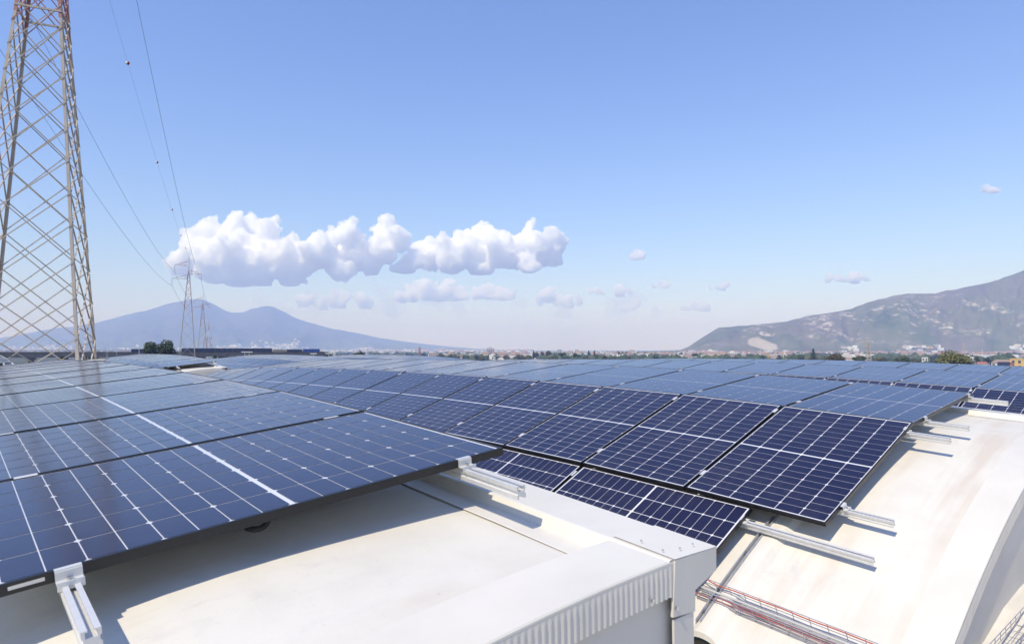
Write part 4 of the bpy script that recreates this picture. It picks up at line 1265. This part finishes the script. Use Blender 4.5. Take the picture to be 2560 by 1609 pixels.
def far_pylon(px, d, top_y, label, bands=False, wb=7.0):
    c = at(px, d, G)
    t = thing('pylon', c, label, 'pylon', 'electricity pylons')
    H = zof(top_y, d) - G
    s = H / 49.
    th = max(.09, d / FPX * .5)
    R = Matrix.Rotation(RD, 3, 'Z')
    def leg(sx, sy, f):
        w_ = wb * s * (1 - .9 * min(1, f / .86)) / 2 if f < .86 else .0
        w_ = max(w_, .52 * s) if f < .9 else w_
        return R @ Vector((sx * w_, sy * w_, H * f))
    for sx, sy in ((-1, -1), (1, -1), (1, 1), (-1, 1)):
        for fa, fb in ((0, .30), (.30, .62), (.62, .75), (.75, .9)):
            m_ = (PYR if fa >= .62 else PY) if not bands else (PYR if fa in (.30, .75) else PYW)
            MB().bar(leg(sx, sy, fa), leg(sx, sy, fb), th * 1.25).build('leg', m_, t)
        MB().bar(leg(sx, sy, .9), Vector((0, 0, H)), th).build('peak', PYR if not bands else PYW, t)
    fs = [0, .14, .26, .36, .45, .53, .60, .66, .72, .78, .84, .9]
    ms = [PY, PYR, PYW]
    mb = MB()
    cs = ((-1, -1), (1, -1), (1, 1), (-1, 1))
    for i in range(len(fs) - 1):
        mi = (1 if fs[i] >= .6 else 0) if not bands else (1 if i in (4, 5, 9) else 2)
        for k in range(4):
            p, q = cs[k], cs[(k + 1) % 4]
            mb.bar(leg(*p, fs[i]), leg(*q, fs[i + 1]), th * .62, mi=mi)
            mb.bar(leg(*q, fs[i]), leg(*p, fs[i + 1]), th * .62, mi=mi)
            if i in (0, 7, 9): mb.bar(leg(*p, fs[i + 1]), leg(*q, fs[i + 1]), th * .7, mi=mi)
    kind(mb.build('lattice', ms, t), 'stuff')
    cross_arms(t, Vector(t.location), s, th * .8, PYR if not bands else PYW)
    return t, c, s
RD = math.atan2(LEG0['C'][1] - LEG0['A'][1], LEG0['C'][0] - LEG0['A'][0])
_, T1, _s1 = far_pylon(468, 240, 640, 'nearer tall far pylon with red top before the volcano')
_, T2, _s2 = far_pylon(505, 400, 735, 'second far pylon just behind the tall one')
far_pylon(513, 760, 805, 'small red and white pylon, left of the distant pair', True)
far_pylon(521, 820, 801, 'small red and white pylon, right of the distant pair', True)
far_pylon(528, 1250, 835, 'smallest white pylon, farthest along the line', True)

WIRE = mat('conductor_wire', (.03, .032, .036), .5, .3)
def span(nm, A, B, sag, r, label, grp, n=40):
    A, B = Vector(A), Vector(B)
    pts = [A.lerp(B, j / n) - Vector((0, 0, 4 * sag * (j / n) * (1 - j / n))) for j in range(n + 1)]
    rr_ = [r * max(1., (p.length) / 60) ** .72 for p in pts]
    mb = MB(); mb.tube([p - A for p in pts], rr_, 5)
    o = mb.build(nm, WIRE); o.location = A
    tag(o, label, 'wire', grp)
    return pts
def arm_pt(c, k, s=1.0):
    off, z, zi = ARMS[k]
    return Vector((c.x, c.y, 0)) + LS * off * s + Vector((0, 0, G + (zi - G) * s))
names = ('left upper power line from the near pylon to the far one', 'right power line from the near pylon to the far one', 'left lower power line from the near pylon to the far one')
SAG = (3.0, 3.0, 3.0, 2.2)
for k in range(3):
    span('power_line', arm_pt(PC, k), arm_pt(T1, k), SAG[k], .013, names[k], 'overhead power lines')
    span('power_line', arm_pt(T1, k), arm_pt(T2, k), 2.5, .013, names[k].replace('near pylon to the far one', 'tall far pylon to the second'), 'overhead power lines')
ew = span('earth_wire', (PC.x, PC.y, 34), (T1.x, T1.y, 34), SAG[3], .006, 'thin earth wire carrying marker balls between the pylon tops', 'overhead power lines', 200)
BW, BRD = mat('ball_white', (.75, .74, .72), .45), mat('ball_red', (.38, .03, .035), .45)
def project_y(p):
    fwv = p.x * math.sin(YAW) + p.y * math.cos(YAW)
    d = fwv * math.cos(PITCH) + p.z * math.sin(PITCH)
    b = (p.z * math.cos(PITCH) - fwv * math.sin(PITCH)) / d
    return 804.5 - b * FPX
for k, (yy, lab) in enumerate(((162, 'largest red and white marker ball, highest on the earth wire'), (406, 'second marker ball down the earth wire'), (524, 'third marker ball down the earth wire'), (588, 'fourth marker ball, at the edge of the cloud'), (620, 'smallest marker ball, just above the far pylon top'))):
    p = min(ew, key=lambda q: abs(project_y(q) - yy))
    t = thing('marker_ball', p, lab, 'marker ball', 'aircraft marker balls on the earth wire')
    rad = .21
    for sgn, m_, nm in ((1, BRD, 'red_half'), (-1, BW, 'white_half')):
        A_ = LS if True else LS
        pts, rs = [], []
        for j in range(7):
            a = math.pi / 2 * j / 6
            pts.append(A_ * sgn * rad * math.sin(a)); rs.append(max(.004, rad * math.cos(a)))
        MB().tube(pts, rs, 16).build(nm, m_, t, True)

# ------------------------------------------------------------------ clouds
def cloud_material(dens, name='cloud_vapour'):
    m = bpy.data.materials.new(name); m.use_nodes = True
    t = m.node_tree; t.nodes.remove(t.nodes['Principled BSDF'])
    pv = t.nodes.new('ShaderNodeVolumePrincipled')
    pv.inputs['Density'].default_value = dens
    pv.inputs['Color'].default_value = (.9995, .9995, .9995, 1)
    pv.inputs['Anisotropy'].default_value = 0
    t.links.new(pv.outputs[0], t.nodes['Material Output'].inputs['Volume'])
    return m
CV = {}
ICO = {}
for _k in (1, 2):
    _bm = bmesh.new(); bmesh.ops.create_icosphere(_bm, subdivisions=_k, radius=1)
    ICO[_k] = (np.array([v.co[:] for v in _bm.verts]), np.array([[v.index for v in f.verts] for f in _bm.faces])); _bm.free()
def cloud(blobs, D, vox, label, dens=.012, gen=2, seed=1, squash=1.0, amp=1.0):
    rr = random.Random(seed)
    acc_v, acc_f = [], []
    X, Y = sum(b[0] for b in blobs) / len(blobs), sum(b[1] for b in blobs) / len(blobs)
    cen = ray(X, Y) * D
    floor_ = max(b[1] + b[2] * .35 for b in blobs)
    zf = (ray(X, floor_) * D).z
    def put(c, R, sub):
        tv, tf = ICO[sub]
        n0 = sum(len(q) for q in acc_v)
        acc_v.append(tv * R + np.array(c - cen))
        acc_f.append(tf + n0)
    def grow(c, R, g):
        put(c, R, 1 if R < 4 * vox else 2)
        if g == 0: return
        for _ in range(rr.randint(12, 17)):
            d = Vector((rr.gauss(0, 1), rr.gauss(0, 1), rr.gauss(.35, .8))).normalized()
            r2 = R * rr.uniform(.20, .46)
            q = c + d * R * rr.uniform(.75, 1.0)
            if q.z - r2 * .5 < zf: continue
            if r2 > vox * 1.1: grow(q, r2, g - 1)
    for x, y, r in blobs:
        R = r / FPX * D
        grow(ray(x, y) * (D + rr.uniform(-1, 1) * R * 1.2), R, gen)
    me = bpy.data.meshes.new('cloud')
    me.from_pydata(np.concatenate(acc_v), [], np.concatenate(acc_f))
    o = link('cloud', me)
    md = o.modifiers.new('r', 'REMESH'); md.mode = 'VOXEL'; md.voxel_size = vox
    dg = bpy.context.evaluated_depsgraph_get()
    m2 = bpy.data.meshes.new_from_object(o.evaluated_get(dg))
    o.modifiers.clear(); o.data = m2
    m2.name = 'cloud'
    ns = [v.normal.copy() for v in m2.vertices]
    for v_, n_ in zip(m2.vertices, ns):
        q = v_.co
        d = noise.fractal(q / (vox * 8), .8, 2.1, 5) * vox * 3.0 * amp - abs(noise.noise(q / (vox * 4))) * vox * 1.8 + abs(noise.noise(q / (vox * 2))) * vox * 1.0
        q = q + n_ * d
        if q.z + cen.z < zf: q.z = zf - cen.z + (q.z + cen.z - zf) * .3
        v_.co = q
    if dens not in CV: CV[dens] = cloud_material(dens)
    m2.materials.clear(); m2.materials.append(CV[dens])
    o.location = cen
    return tag(o, label, 'cloud', 'cumulus clouds')
CLOUDS = True
if CLOUDS:
    cloud([(455, 655, 34), (500, 625, 48), (545, 600, 45), (590, 595, 48), (640, 590, 50), (668, 575, 32), (560, 650, 62), (640, 660, 62), (700, 640, 48), (745, 650, 52), (800, 625, 45), (850, 640, 55), (875, 590, 34), (882, 562, 17), (920, 655, 36), (950, 625, 40), (965, 580, 36), (963, 556, 22), (995, 592, 26), (1005, 610, 26), (730, 690, 36), (600, 700, 36), (860, 680, 30)], 9800, 26, 'largest white cumulus above the volcano, heaped to the left', .026, 2, 3)
    cloud([(1010, 672, 26), (1035, 650, 30), (1075, 640, 38), (1130, 640, 44), (1170, 615, 44), (1205, 605, 40), (1250, 625, 48), (1300, 630, 44), (1335, 610, 32), (1325, 570, 19), (1330, 588, 20), (1375, 585, 24), (1392, 610, 28), (1370, 640, 34), (1200, 665, 36), (1130, 672, 28), (1400, 590, 14), (1320, 660, 30)], 10200, 26, 'second white cumulus right of the largest, with two tufts', .026, 2, 8)
    rl = random.Random(2)
    lay = []
    for _ in range(46):
        x_ = rl.uniform(620, 1640)
        lay.append((x_, 768 + rl.uniform(-26, 22) - 18 * math.exp(-((x_ - 1000) / 260) ** 2), rl.uniform(9, 24)))
    lay_o = cloud(lay, 15500, 42, 'pale low cloud layer', .0016, 1, 77, 1.0, 1.6)
    for key in ('label', 'category', 'group'): del lay_o[key]
    lay_o.name = 'low_cloud_layer'
    kind(lay_o, 'stuff')
    for k, (bl, lab, dn) in enumerate((
        ([(1000, 745, 14), (1030, 738, 20), (1060, 725, 22), (1090, 735, 20), (1125, 725, 22), (1150, 738, 16)], 'low cloud bank under the gap between the big clouds', .015),
        ([(1195, 742, 12), (1220, 735, 16), (1250, 735, 18), (1275, 742, 13)], 'small low cloud under the second cumulus', .015),
        ([(1345, 745, 12), (1370, 735, 18), (1395, 752, 14), (1420, 758, 14), (1445, 755, 12)], 'low ragged cloud right below the second cumulus', .015),
        ([(765, 752, 16), (800, 762, 13), (850, 750, 20), (905, 758, 16), (925, 766, 10)], 'pale low clouds above the volcano right flank', .015),
        ([(1592, 638, 13), (1585, 644, 9), (1604, 632, 8)], 'small lone puff right of the second cumulus', .015),
        ([(1635, 716, 9), (1655, 712, 11), (1672, 714, 7)], 'small flat cloud below the lone puff', .015),
        ([(2075, 700, 9), (2105, 697, 13), (2135, 695, 12), (2160, 697, 9)], 'flat white cloud above the mountain shoulder', .015),
        ([(2468, 474, 12), (2480, 478, 9)], 'tiny high puff at the right of the sky', .015),
        ([(1715, 772, 9), (1740, 766, 13), (1762, 770, 9)], 'faint cloud above the left foot of the mountain', .015),
        ([(1470, 732, 9), (1500, 730, 11), (1550, 727, 13), (1575, 728, 9)], 'thin low cloud strip in the middle of the sky', .015),
        ([(1570, 765, 10), (1590, 758, 12), (1560, 775, 9)], 'faint ragged cloud under the thin strip', .015),
        ([(1795, 715, 9), (1815, 712, 10), (1775, 722, 8)], 'faint cloud left of the flat white one', .015))):
        cloud([(x, y, r * 1.2) for x, y, r in bl], 14500, 27, lab, dn, 2, 20 + k, 1.0, 1.7)

# ------------------------------------------------------------------ haze
HAZE = 2.7e-4
hm = bpy.data.materials.new('haze_air'); hm.use_nodes = True
ht = hm.node_tree; ht.nodes.remove(ht.nodes['Principled BSDF'])
pv = ht.nodes.new('ShaderNodeVolumePrincipled')
pv.inputs['Color'].default_value = (.40, .52, 1, 1)
pv.inputs['Absorption Color'].default_value = (1, 1, 1, 1)
pv.inputs['Density'].default_value = HAZE
pv.inputs['Anisotropy'].default_value = -.08
ht.links.new(pv.outputs[0], ht.nodes['Material Output'].inputs['Volume'])
hz = MB().box((0, 0, (620 + G - 1) / 2), (30000, 30000, 620 - (G - 1))).build('haze', hm)
kind(hz, 'stuff')
